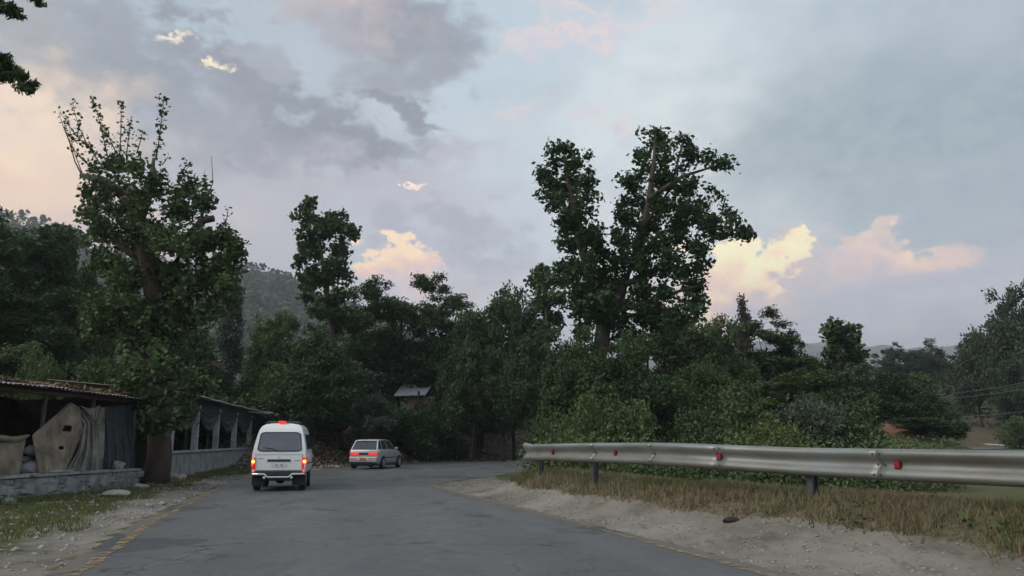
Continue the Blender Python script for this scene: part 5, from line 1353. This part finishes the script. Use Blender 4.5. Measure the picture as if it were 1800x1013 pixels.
for i in range(n_sh):
    a0 = xl + (xr - xl) * i / n_sh; a1 = xl + (xr - xl) * (i + 1) / n_sh + .04; sl = .35
    cor_sheet((a0, hd - .6 + random.uniform(-.1, .1), ze + .02 * i), (a1, hd - .6, ze + .02 * i), (a1 + sl, hd + 1.7, zr), (a0 + sl, hd + 1.7, zr), M['sack'], waves=4, parent=hut)
hd2 = 74.0
q0 = P(405, 640, hd2); z2 = ground(q0[0], hd2)
ho = thing('hillside_house', 'little brick house with a white roof edge behind the slim poplar', 'house', (q0[0], hd2, z2))
x0, x1 = P(383, 0, hd2)[0], P(419, 0, hd2)[0]; ze = P(0, 633, hd2)[2]
link('wall', MB().box(((x0 + x1) / 2, hd2 + 1.5, (z2 - 1 + ze) / 2), (x1 - x0, 3, ze - z2 + 1)).mesh('wall', M['brick_red']), ho, world=True)
link('roof', MB().box(((x0 + x1) / 2, hd2 + 1.4, ze + .07), (x1 - x0 + .4, 3.6, .13), 0, R(2)).mesh('roof', M['whitewash']), ho, world=True)
link('corner_post', MB().box((x1 + .05, hd2 - .05, (z2 - 1 + ze) / 2), (.16, .16, ze - z2 + .96)).mesh('corner_post', M['mud']), ho, world=True)
link('window', MB().box((x0 + .9, hd2 - .02, ze - .7), (.5, .06, .6)).mesh('window', M['black_trim']), ho, world=True)

# dry stone retaining wall on the bank near the barrier's left end
rw0, rw1 = np.array(G(846, 806)), np.array(G(915, 806))
rw0[:2] = P(846, 775, 60)[:2]; rw1[:2] = P(918, 775, 60)[:2]
dw = thing('dry_stone_wall', 'crumbling brown dry stone wall on the bank left of the barrier end', 'wall', (rw0[0], rw0[1], ground(rw0[0], rw0[1])))
SB = [MB().box((0, 0, 0), (1, 1, 1), jit=.12).mesh('stone', M['mud'] if i % 3 == 0 else M['stone']) for i in range(6)]
u_ = rw1 - rw0; ln_ = np.linalg.norm(u_[:2]); u_ /= ln_
for row in range(7):
    s = random.uniform(-.1, .1)
    while s < ln_ - row * .12:
        w = random.uniform(.25, .6); x, y = rw0[0] + u_[0] * (s + w / 2), rw0[1] + u_[1] * (s + w / 2) + row * .07
        o = link('stone', SB[random.randrange(6)], dw); o.location = (x - dw.location.x, y - dw.location.y, .12 + row * .21 + random.uniform(-.02, .02)); o.scale = (w * .93, .35, .19)
        o.rotation_euler = (random.uniform(-.1, .1), random.uniform(-.08, .08), math.atan2(u_[1], u_[0]) + random.uniform(-.15, .15)); s += w

# ------------------------------------------------------------------ vehicles
def loft(sections, mat_, name, parent, smooth=True, cap=True):
    """sections: list of equal length rings"""
    k = len(sections[0]); V = [p for s in sections for p in s]; Fc = []
    for i in range(len(sections) - 1):
        for j in range(k): Fc.append((i * k + j, i * k + (j + 1) % k, (i + 1) * k + (j + 1) % k, (i + 1) * k + j))
    if cap: Fc.append(tuple(reversed(range(k)))); Fc.append(tuple(range((len(sections) - 1) * k, len(sections) * k)))
    return link(name, mesh_py(name, V, Fc, mat_, smooth), parent)
def rrect(w, h, r, n_=4):
    out = []
    for cx, cz, a0 in ((w / 2 - r, h / 2 - r, 0), (-w / 2 + r, h / 2 - r, 90), (-w / 2 + r, -h / 2 + r, 180), (w / 2 - r, -h / 2 + r, 270)):
        for i in range(n_ + 1): a = R(a0 + 90 * i / n_); out.append((cx + r * math.cos(a), cz + r * math.sin(a)))
    return out
def panel(name, outline, fn, thick, m, parent, smooth=False):
    """outline (u,v) list mapped by fn(u,v,depth) -> 3d"""
    k = len(outline); V = [fn(u, v, 0) for u, v in outline] + [fn(u, v, thick) for u, v in outline]
    Fc = [tuple(range(k)), tuple(reversed(range(k, 2 * k)))] + [(i, i + k, (i + 1) % k + k, (i + 1) % k) for i in range(k)]
    return link(name, mesh_py(name, V, Fc, m, smooth), parent)
def ring(name, outer, inner, fn, thick, m, parent):
    k = len(outer); V = [fn(u, v, 0) for u, v in outer] + [fn(u, v, 0) for u, v in inner] + [fn(u, v, thick) for u, v in outer] + [fn(u, v, thick) for u, v in inner]; Fc = []
    for i in range(k):
        j = (i + 1) % k
        Fc += [(i, j, k + j, k + i), (2 * k + i, 3 * k + i, 3 * k + j, 2 * k + j), (i, 2 * k + i, 2 * k + j, j), (k + i, k + j, 3 * k + j, 3 * k + i)]
    return link(name, mesh_py(name, V, Fc, m), parent)
def wheel(parent, x, y, r, w, side, rim=None, spokes=5, rimm='alloy'):
    mb = MB(); mb.lathe([(-w / 2, r * .8), (-w / 2, r * .95), (-w / 2 + .02, r), (w / 2 - .02, r), (w / 2, r * .95), (w / 2, r * .8)], (x, y, r), 'x', 24)
    wh = link('wheel', mb.mesh('wheel', M['rubber'], True), parent)
    mb = MB(); s = side; rr_ = r * .66
    mb.lathe([(s * w * .30, rr_), (s * (w * .52), rr_ * .98), (s * (w * .52), rr_ * .86), (s * w * .40, rr_ * .80), (s * w * .38, 0.01)] if s > 0 else [(s * w * .38, 0.01), (s * w * .40, rr_ * .80), (s * (w * .52), rr_ * .86), (s * (w * .52), rr_ * .98), (s * w * .30, rr_)], (x, y, r), 'x', 24)
    for i in range(spokes):
        a = 2 * math.pi * i / spokes; c_ = (x + s * w * .47, y + math.cos(a) * rr_ * .45, r + math.sin(a) * rr_ * .45)
        mb.box(c_, (.03, .07, rr_ * .85), 0, a + math.pi / 2)
    mb.lathe([(s * w * .4, .05), (s * w * .55, .045)], (x, y, r), 'x', 12)
    link('rim', mb.mesh('rim', M[rimm]), wh)
    return wh

# white van, rear at local y = 0, heading +y
vp = G(489, 866); vd = vp[1]
van = thing('minivan', 'white high roofed minivan seen from behind with glowing tail lamps', 'van', (vp[0] - .05, vd + .1, 0.025), R(10.5))
out = [(0.0, 0.42), (.50, .42), (.655, .44), (.70, .52), (.715, .70), (.715, .92), (.70, 1.04), (.665, 1.25), (.615, 1.48), (.575, 1.62), (.52, 1.715), (.44, 1.765), (.28, 1.79), (0.0, 1.80)]
def lean(z): return .02 * max(0, z - .4) + .20 * max(0, (z - .95) / .8) ** 1.4 + (0.14 * max(0, (z - 1.62) / .18) ** 1.5)
def ringpts(y, sx=1.0, sz=1.0, ln=1.0, nose=0.0):
    pts = []
    for x, z in out:
        pts.append((x * sx, y + lean(z) * ln - nose * max(0, (z - .95)), .42 + (z - .42) * sz))
    left = [(-x, y_, z) for x, y_, z in pts[1:-1]][::-1]
    return pts + left
LV = 3.25
secs = [ringpts(0, .965), ringpts(.02, .985), ringpts(.07, 1.0), ringpts(.5, 1.0), ringpts(1.6, 1.0, 1.0, .5), ringpts(2.4, 1.0, 1.0, 0), ringpts(2.85, .99, .985, 0, .35), ringpts(3.1, .96, .95, 0, .75), ringpts(LV, .90, .90, 0, .9)]
k = len(secs[0]); V = [p for s in secs for p in s]; Fc = []
for i in range(len(secs) - 1):
    for j in range(k): Fc.append((i * k + j, (i + 1) * k + j, (i + 1) * k + (j + 1) % k, i * k + (j + 1) % k))
Fc.append(tuple((len(secs) - 1) * k + j for j in range(k)))
# rear face as rows from left to right with an opening for the window
rows = list(range(0, 14)); V = [tuple(p) for p in V]
WZ0, WZ1, WX = 1.08, 1.51, .50
def rear_grid():
    global V, Fc
    zs = sorted(set([z for x, z in out] + [WZ0, WZ1])); xs_in = [-WX, 0, WX]
    def half(z): 
        return np.interp(z, [q[1] for q in out[1:]], [q[0] for q in out[1:]]) * .965 if z > .42 else .50
    base = len(V); cols_ = 5
    for z in zs:
        hx = float(half(z)) if z < 1.7999 else .001
        if z <= .4201: hx = .655 * .965
        a = min(WX, hx * .8)
        for x in (-hx, -a, 0, a, hx): V.append((x, lean(z), z))
    for i in range(len(zs) - 1):
        for j in range(4):
            if zs[i] >= WZ0 - 1e-6 and zs[i + 1] <= WZ1 + 1e-6 and j in (1, 2): continue
            a = base + i * 5 + j; Fc.append((a, a + 1, a + 6, a + 5))
rear_grid()
link('body', mesh_py('body', V, Fc, M['van_paint'], True), van)
rearfn = lambda u, v, t: (u, lean(v) - .004 - t, v)
def win_rear(wb_, wt_, z0, z1, r):
    o = []
    for u, v in rrect(1, 1, r, 5):
        z = z0 + (v + .5) * (z1 - z0); wdt = wb_ + (wt_ - wb_) * (v + .5); o.append((u * wdt, z))
    return o
ring('window_gasket', win_rear(1.18, 1.05, 1.04, 1.56, .14), win_rear(1.12, .99, 1.07, 1.53, .12), rearfn, .010, M['black_trim'], van)
panel('rear_window', win_rear(1.13, 1.00, 1.065, 1.535, .12), lambda u, v, t: (u, lean(v) - .007 - t, v), .003, M['glass'], van)
# recess handle bar, plate, trim
panel('garnish', [(-.30, .775), (.30, .775), (.30, .835), (-.30, .835)], rearfn, .014, M['black_trim'], van)
panel('emblem', [(-.03, .875), (.03, .875), (.0, .905)], rearfn, .008, M['chrome'], van)
panel('tailgate_seam', [(-.62, .955), (.62, .955), (.62, .962), (-.62, .962)], rearfn, .002, M['ink'], van)
pl_ = panel('number_plate', [(-.20, .64), (.20, .64), (.20, .73), (-.20, .73)], rearfn, .010, M['plate_white'], van)
for i, (a, b_) in enumerate([(-.09, -.03), (.04, .11)]):
    panel('plate_character', [(a, .675), (b_, .675), (b_, .70), (a, .70)], lambda u, v, t: (u, lean(v) - .016 - t, v), .002, M['ink'], pl_)
panel('tailgate_gap', [(-.60, .545), (.60, .545), (.60, .556), (-.60, .556)], rearfn, .003, M['ink'], van)
for s in (-1, 1): panel('tailgate_gap', [(s * .60, .56), (s * .608, .56), (s * .608, .95), (s * .60, .95)][::s], rearfn, .003, M['ink'], van)
mb = MB(); mb.tube([(.02, lean(1.04) - .03, 1.04), (-.20, lean(1.12) - .03, 1.12), (-.40, lean(1.16) - .025, 1.15)], .009, 6); link('rear_wiper', mb.mesh('rear_wiper', M['black_trim']), van)
for y_ in (1.18, 2.02, 2.66):
    for s in (-1, 1): panel('door_gap', [(y_, .50), (y_ + .012, .50), (y_ + .012, 1.06), (y_, 1.06)], (lambda s: lambda u, v, t: (s * (float(np.interp(v, [q[1] for q in out[1:]], [q[0] for q in out[1:]])) + .003 + t), u, v))(s), .002, M['ink'], van)
panel('model_badge', [(.40, .795), (.56, .795), (.56, .806), (.40, .806)], rearfn, .004, M['ink'], van)
panel('model_badge', [(-.56, .850), (-.40, .850), (-.40, .860), (-.56, .860)], rearfn, .004, M['ink'], van)
for s in (-1, 1):
    fn = lambda u, v, t, s=s: (s * u, lean(v) - .006 - t + max(0, (u - .68)) * 1.2, v)
    ol_ = [(.60, .58), (.70, .58), (.722, .66), (.722, .86), (.70, .88), (.60, .88)]
    tl = panel('tail_lamp', ol_ if s > 0 else ol_[::-1], fn, .014, M['lamp_red_dim'], van)
    o2 = [(.615, .70), (.715, .70), (.715, .85), (.615, .85)]; panel('brake_lens', o2 if s > 0 else o2[::-1], lambda u, v, t, s=s: (s * u, lean(v) - .022 - t + max(0, (u - .68)) * 1.2, v), .004, M['lamp_red'], tl)
    mb = MB(); mb.lathe([(-.036, .034), (-.026, .040), (-.02, .040)], (s * .665, lean(.77), .775), 'y', 14); link('brake_bulb', mb.mesh('brake_bulb', M['lamp_amber'], True), tl)
# bumper: black lower body, chrome bar bent down round the plate recess, mud flaps
mb = MB(); mb.box((0, .03, .47), (1.26, .10, .13)); o = link('bumper', mb.mesh('bumper', M['black_trim']), van); mod_bevel(o, .02)
mb = MB(); mb.tube([(-.70, .06, .44), (-.66, -.07, .45), (-.36, -.09, .45), (-.27, -.09, .37), (.27, -.09, .37), (.36, -.09, .45), (.66, -.07, .45), (.70, .06, .44)], .030, 10); link('chrome_bar', mb.mesh('chrome_bar', M['chrome'], True), van)
for s in (-1, 1):
    mb = MB(); mb.lathe([(-.02, .035), (.0, .04), (.03, .03)], (s * .35, -.10, .36), 'y', 12); link('bumper_lamp', mb.mesh('bumper_lamp', M['lamp_clear'], True), van)
    mb = MB(); mb.box((s * .52, .10, .29), (.33, .03, .28)); link('mud_flap', mb.mesh('mud_flap', M['rubber']), van)
    mb = MB(); mb.box((s * .66, -.03, .485), (.10, .03, .03)); link('bumper_reflector', mb.mesh('bumper_reflector', M['lamp_red_dim']), van)
mb = MB(); mb.box((0, 1.6, .36), (1.2, 2.9, .16)); link('chassis', mb.mesh('chassis', M['black_trim']), van)
mb = MB(); mb.tube([(-.62, .62, .28), (.62, .62, .28)], .035, 8); mb.lathe([(-.10, .08), (-.05, .11), (.05, .11), (.10, .08)], (0, .62, .28), 'x', 12); link('rear_axle', mb.mesh('rear_axle', M['black_trim']), van)
mb = MB(); mb.tube([(.28, .0, .27), (.28, .5, .30)], .025, 8); link('exhaust_pipe', mb.mesh('exhaust_pipe', M['galv_post']), van)
for s in (-1, 1):
    for y in (.62, 2.55): wheel(van, s * .60, y, .275, .17, s, rimm='galv')
# side windows, doors seams, mirror, roof lamp, rack rails
def sidefn(s):
    def fn(u, v, t):
        x = float(np.interp(v, [q[1] for q in out[1:]], [q[0] for q in out[1:]])); return (s * (x + .004 + t), u, v)
    return fn
for s in (-1, 1):
    for (y0, y1) in ((.32, 1.15), (1.22, 1.98), (2.05, 2.62)):
        ol_ = [(y0, 1.09), (y1, 1.09), (y1 - (.16 if y1 > 2.5 else 0), 1.50), (y0 + (.12 if y0 < .5 else 0), 1.50)]
        panel('side_window', ol_ if s > 0 else ol_[::-1], sidefn(s), .006, M['glass_dark'], van)
    ol_ = [(.3, .70), (2.7, .70), (2.7, .73), (.3, .73)]; panel('side_moulding', ol_, sidefn(s), .01, M['black_trim'], van)
    mb = MB(); mb.box((s * .80, 2.62, 1.08), (.12, .06, .18)); mb.tube([(s * .70, 2.62, 1.05), (s * .80, 2.62, 1.08)], .015, 6); o = link('wing_mirror', mb.mesh('wing_mirror', M['black_trim']), van); mod_bevel(o, .02)
panel('windscreen', [(-.54, 1.06), (.54, 1.06), (.47, 1.50), (-.47, 1.50)], lambda u, v, t: (u, 3.16 - (v - 1.06) * .62 + t, v), .02, M['glass_dark'], van)
mb = MB(); mb.box((0, .36, 1.83), (.20, .10, .055)); o = link('roof_brake_lamp', mb.mesh('roof_brake_lamp', M['lamp_red']), van); mod_bevel(o, .012)
for s in (-1, 1):
    mb = MB(); mb.tube([(s * .40, .45, 1.775), (s * .40, .5, 1.845), (s * .40, 2.2, 1.845), (s * .40, 2.25, 1.775)], .012, 6); link('roof_rail', mb.mesh('roof_rail', M['galv_post']), van)
for y in (.6, 1.2, 1.8):
    mb = MB(); mb.tube([(-.40, y, 1.845), (.40, y, 1.845)], .010, 6); link('roof_rail', mb.mesh('roof_rail', M['galv_post']), van)
mb = MB(); mb.box((0, .95, .80), (1.1, .14, .62)); mb.box((0, .95, 1.20), (.9, .12, .2)); o = link('rear_seat', mb.mesh('rear_seat', M['seat']), van); mod_bevel(o, .03)
# bundle seen through the van's rear window
def soft(name, c_, s_, m, lab, cat, rz=0):
    import bmesh
    bm = bmesh.new(); bmesh.ops.create_icosphere(bm, subdivisions=3, radius=.5)
    for v_ in bm.verts:
        k_ = 1 + .10 * math.sin(v_.co.x * 9 + v_.co.y * 5) + .06 * math.sin(v_.co.z * 14); v_.co = Vector((v_.co.x * s_[0] * k_, v_.co.y * s_[1] * k_, v_.co.z * s_[2] * k_))
    me = bpy.data.meshes.new(name); bm.to_mesh(me); bm.free(); me.materials.append(m)
    for q in me.polygons: q.use_smooth = True
    mw = Matrix.Translation(van.location) @ Matrix.Rotation(van.rotation_euler.z, 4, 'Z')
    return link(name, me, loc=mw @ Vector(c_), label=lab, cat=cat)
soft('cloth_bundle', (-.11, .34, 1.14), (.44, .20, .26), M['hivis'], 'yellow green cloth bundle seen through the rear window of the van', 'bundle')
soft('red_bundle', (-.17, .66, 1.25), (.26, .2, .18), M['red_cloth'], 'reddish bundle behind the yellow green one inside the van', 'bundle')

# silver hatchback, rear at local y = 0
cp = G(640, 826); 
car = thing('hatchback_car', 'silver hatchback with red tail lamps lit, turning right into the bend', 'car', (cp[0] - .05, cp[1] + .05, 0.03), R(-11))
LC = 3.55
# lower body: rings around x-z sections
def cring(y, hw, zb_, zbelt, bulge=.02):
    pts = [(hw - .05, zb_), (hw, zb_ + .10), (hw + bulge, zb_ + .28), (hw + bulge, zbelt - .12), (hw - .01, zbelt - .02), (hw - .06, zbelt)]
    r_ = [(x, y, z) for x, z in pts]; return r_ + [(-x, y, z) for x, z in pts[::-1]]
secs = [cring(0.0, .66, .30, .86), cring(.03, .70, .26, .90), cring(.15, .735, .22, .915), cring(.6, .745, .21, .92), cring(1.5, .745, .20, .915), cring(2.45, .74, .20, .90), cring(2.75, .735, .20, .86), cring(3.2, .72, .21, .79), cring(3.45, .67, .24, .70), cring(LC, .60, .28, .60)]
loft(secs, M['silver'], 'body', car)
# greenhouse: glass core + roof + pillars
def gring(z, y0, y1, hw): return [(-hw, y0, z), (hw, y0, z), (hw, y1, z), (-hw, y1, z)]
low_, up_ = gring(.90, .05, 2.62, .665), gring(1.30, .36, 1.92, .565)
loft([low_, up_], M['glass_dark'], 'window_glass', car, False)
V = []; Fc = []
ry = [.33, .42, .8, 1.3, 1.75, 1.97]; rz_ = [1.300, 1.330, 1.355, 1.358, 1.340, 1.296]
for y, z in zip(ry, rz_):
    for x, dz in ((-.585, -.03), (-.55, -.004), (-.3, .006), (0, .01), (.3, .006), (.55, -.004), (.585, -.03)): V.append((x, y, z + dz))
for i in range(len(ry) - 1):
    for j in range(6): Fc.append((i * 7 + j, i * 7 + j + 1, (i + 1) * 7 + j + 1, (i + 1) * 7 + j))
o = link('roof', mesh_py('roof', V, Fc, M['silver'], True), car); s_ = o.modifiers.new('t', 'SOLIDIFY'); s_.thickness = .03; s_.offset = 1
def lerp3(a, b_, t): return tuple(a[i] * (1 - t) + b_[i] * t for i in range(3))
def pillar(s, y_low, y_up, wl_=.07, wu=.06, name='pillar'):
    a0, a1 = (s * .672, y_low, .895), (s * .672, y_low + wl_, .895); b0, b1 = (s * .575, y_up, 1.305), (s * .575, y_up + wu, 1.305)
    V = [a0, a1, b1, b0] + [(p_[0] - s * .05, p_[1], p_[2]) for p_ in (a0, a1, b1, b0)]
    Fc = [(0, 1, 2, 3), (7, 6, 5, 4), (0, 4, 5, 1), (1, 5, 6, 2), (2, 6, 7, 3), (3, 7, 4, 0)]
    link(name, mesh_py(name, V, Fc, M['silver']), car)
for s in (-1, 1):
    pillar(s, .02, .33, .16, .10); pillar(s, .62, .62, .06, .05); pillar(s, 1.40, 1.30, .06, .05); pillar(s, 2.55, 1.88, .07, .06)
    # side: door seams, moulding, handle, mirror
    sf = lambda u, v, t, s=s: (s * (.766 + t), u, v)
    panel('side_moulding', [(.85, .50), (2.5, .50), (2.5, .545), (.85, .545)], sf, .010, M['black_trim'], car)
    for y in (1.42, 2.35): panel('door_seam', [(y, .28), (y + .012, .28), (y + .012, .86), (y, .86)], sf, .003, M['ink'], car)
    panel('door_handle', [(1.55, .76), (1.70, .76), (1.70, .785), (1.55, .785)], sf, .02, M['black_trim'], car)
    panel('sill', [(.75, .205), (2.55, .205), (2.55, .27), (.75, .27)], sf, .004, M['galv_post'], car)
    mb = MB(); mb.box((s * .83, 2.28, .95), (.14, .06, .11)); o = link('wing_mirror', mb.mesh('wing_mirror', M['silver']), car); mod_bevel(o, .02)
    for y in (.62, 2.92):
        # arch ring and wheel
        mb = MB(); n_ = 14
        for i in range(n_):
            a0, a1 = math.pi * i / n_, math.pi * (i + 1) / n_
            V = [(s * .70, y + math.cos(a) * r_, .285 + math.sin(a) * r_) for a in (a0, a1) for r_ in (.0, .335)] + [(s * .772, y + math.cos(a) * r_, .285 + math.sin(a) * r_) for a in (a0, a1) for r_ in (.0, .335)]
            mb.add(V, [(4, 5, 7, 6), (1, 3, 7, 5), (0, 4, 6, 2)])
        link('wheel_arch', mb.mesh('wheel_arch', M['rubber']), car)
        wheel(car, s * .715, y, .285, .17, s)
rf_ = lambda u, v, t: (u, .05 + (v - .90) * .775 - .006 - t, v)
ring('window_gasket', [(-.60, .915), (.60, .915), (.52, 1.285), (-.52, 1.285)], [(-.56, .94), (.56, .94), (.49, 1.262), (-.49, 1.262)], rf_, .006, M['black_trim'], car)
panel('rear_window', [(-.56, .94), (.56, .94), (.49, 1.262), (-.49, 1.262)], rf_, .003, M['glass_dark'], car)
bfn = lambda u, v, t: (u, -.004 - t, v)
for s in (-1, 1):
    ol_ = [(.24, .655), (.655, .655), (.655, .765), (.24, .765)]
    tl = panel('tail_lamp', [(s * a, b_) for a, b_ in (ol_ if s > 0 else ol_[::-1])], bfn, .016, M['lamp_red'], car)
    mb = MB(); mb.box((s * .695, .03, .71), (.05, .10, .11)); link('lamp_corner', mb.mesh('lamp_corner', M['lamp_red_dim']), tl)
panel('garnish', [(-.24, .66), (.24, .66), (.24, .76), (-.24, .76)], bfn, .012, M['black_trim'], car)
mb = MB(); mb.box((0, -.01, .44), (1.40, .16, .26)); o = link('bumper', mb.mesh('bumper', M['silver']), car); mod_bevel(o, .05, 3)
mb = MB(); mb.box((0, .04, .27), (1.30, .12, .09)); link('valance', mb.mesh('valance', M['black_trim']), car)
mb = MB(); mb.box((0, -.098, .47), (.56, .02, .12)); link('plate_recess', mb.mesh('plate_recess', M['plate_white']), car)
mb = MB(); mb.box((0, -.115, .47), (.32, .012, .11)); link('number_plate', mb.mesh('number_plate', M['plate_orange']), car)
mb = MB(); mb.tube([(-.40, -.03, .24), (-.40, .3, .24)], .025, 8); link('exhaust_pipe', mb.mesh('exhaust_pipe', M['galv_post']), car)
for s in (-1, 1):
    mb = MB(); mb.box((s * .50, 3.50, .62), (.26, .08, .12)); link('headlight', mb.mesh('headlight', M['lamp_clear']), car)
mb = MB(); mb.box((0, 1.75, .22), (1.3, 3.2, .12)); link('chassis', mb.mesh('chassis', M['black_trim']), car)
mb = MB(); mb.tube([(.45, .45, 1.34), (.45, .2, 1.62)], .006, 5); link('aerial', mb.mesh('aerial', M['black_trim']), car)
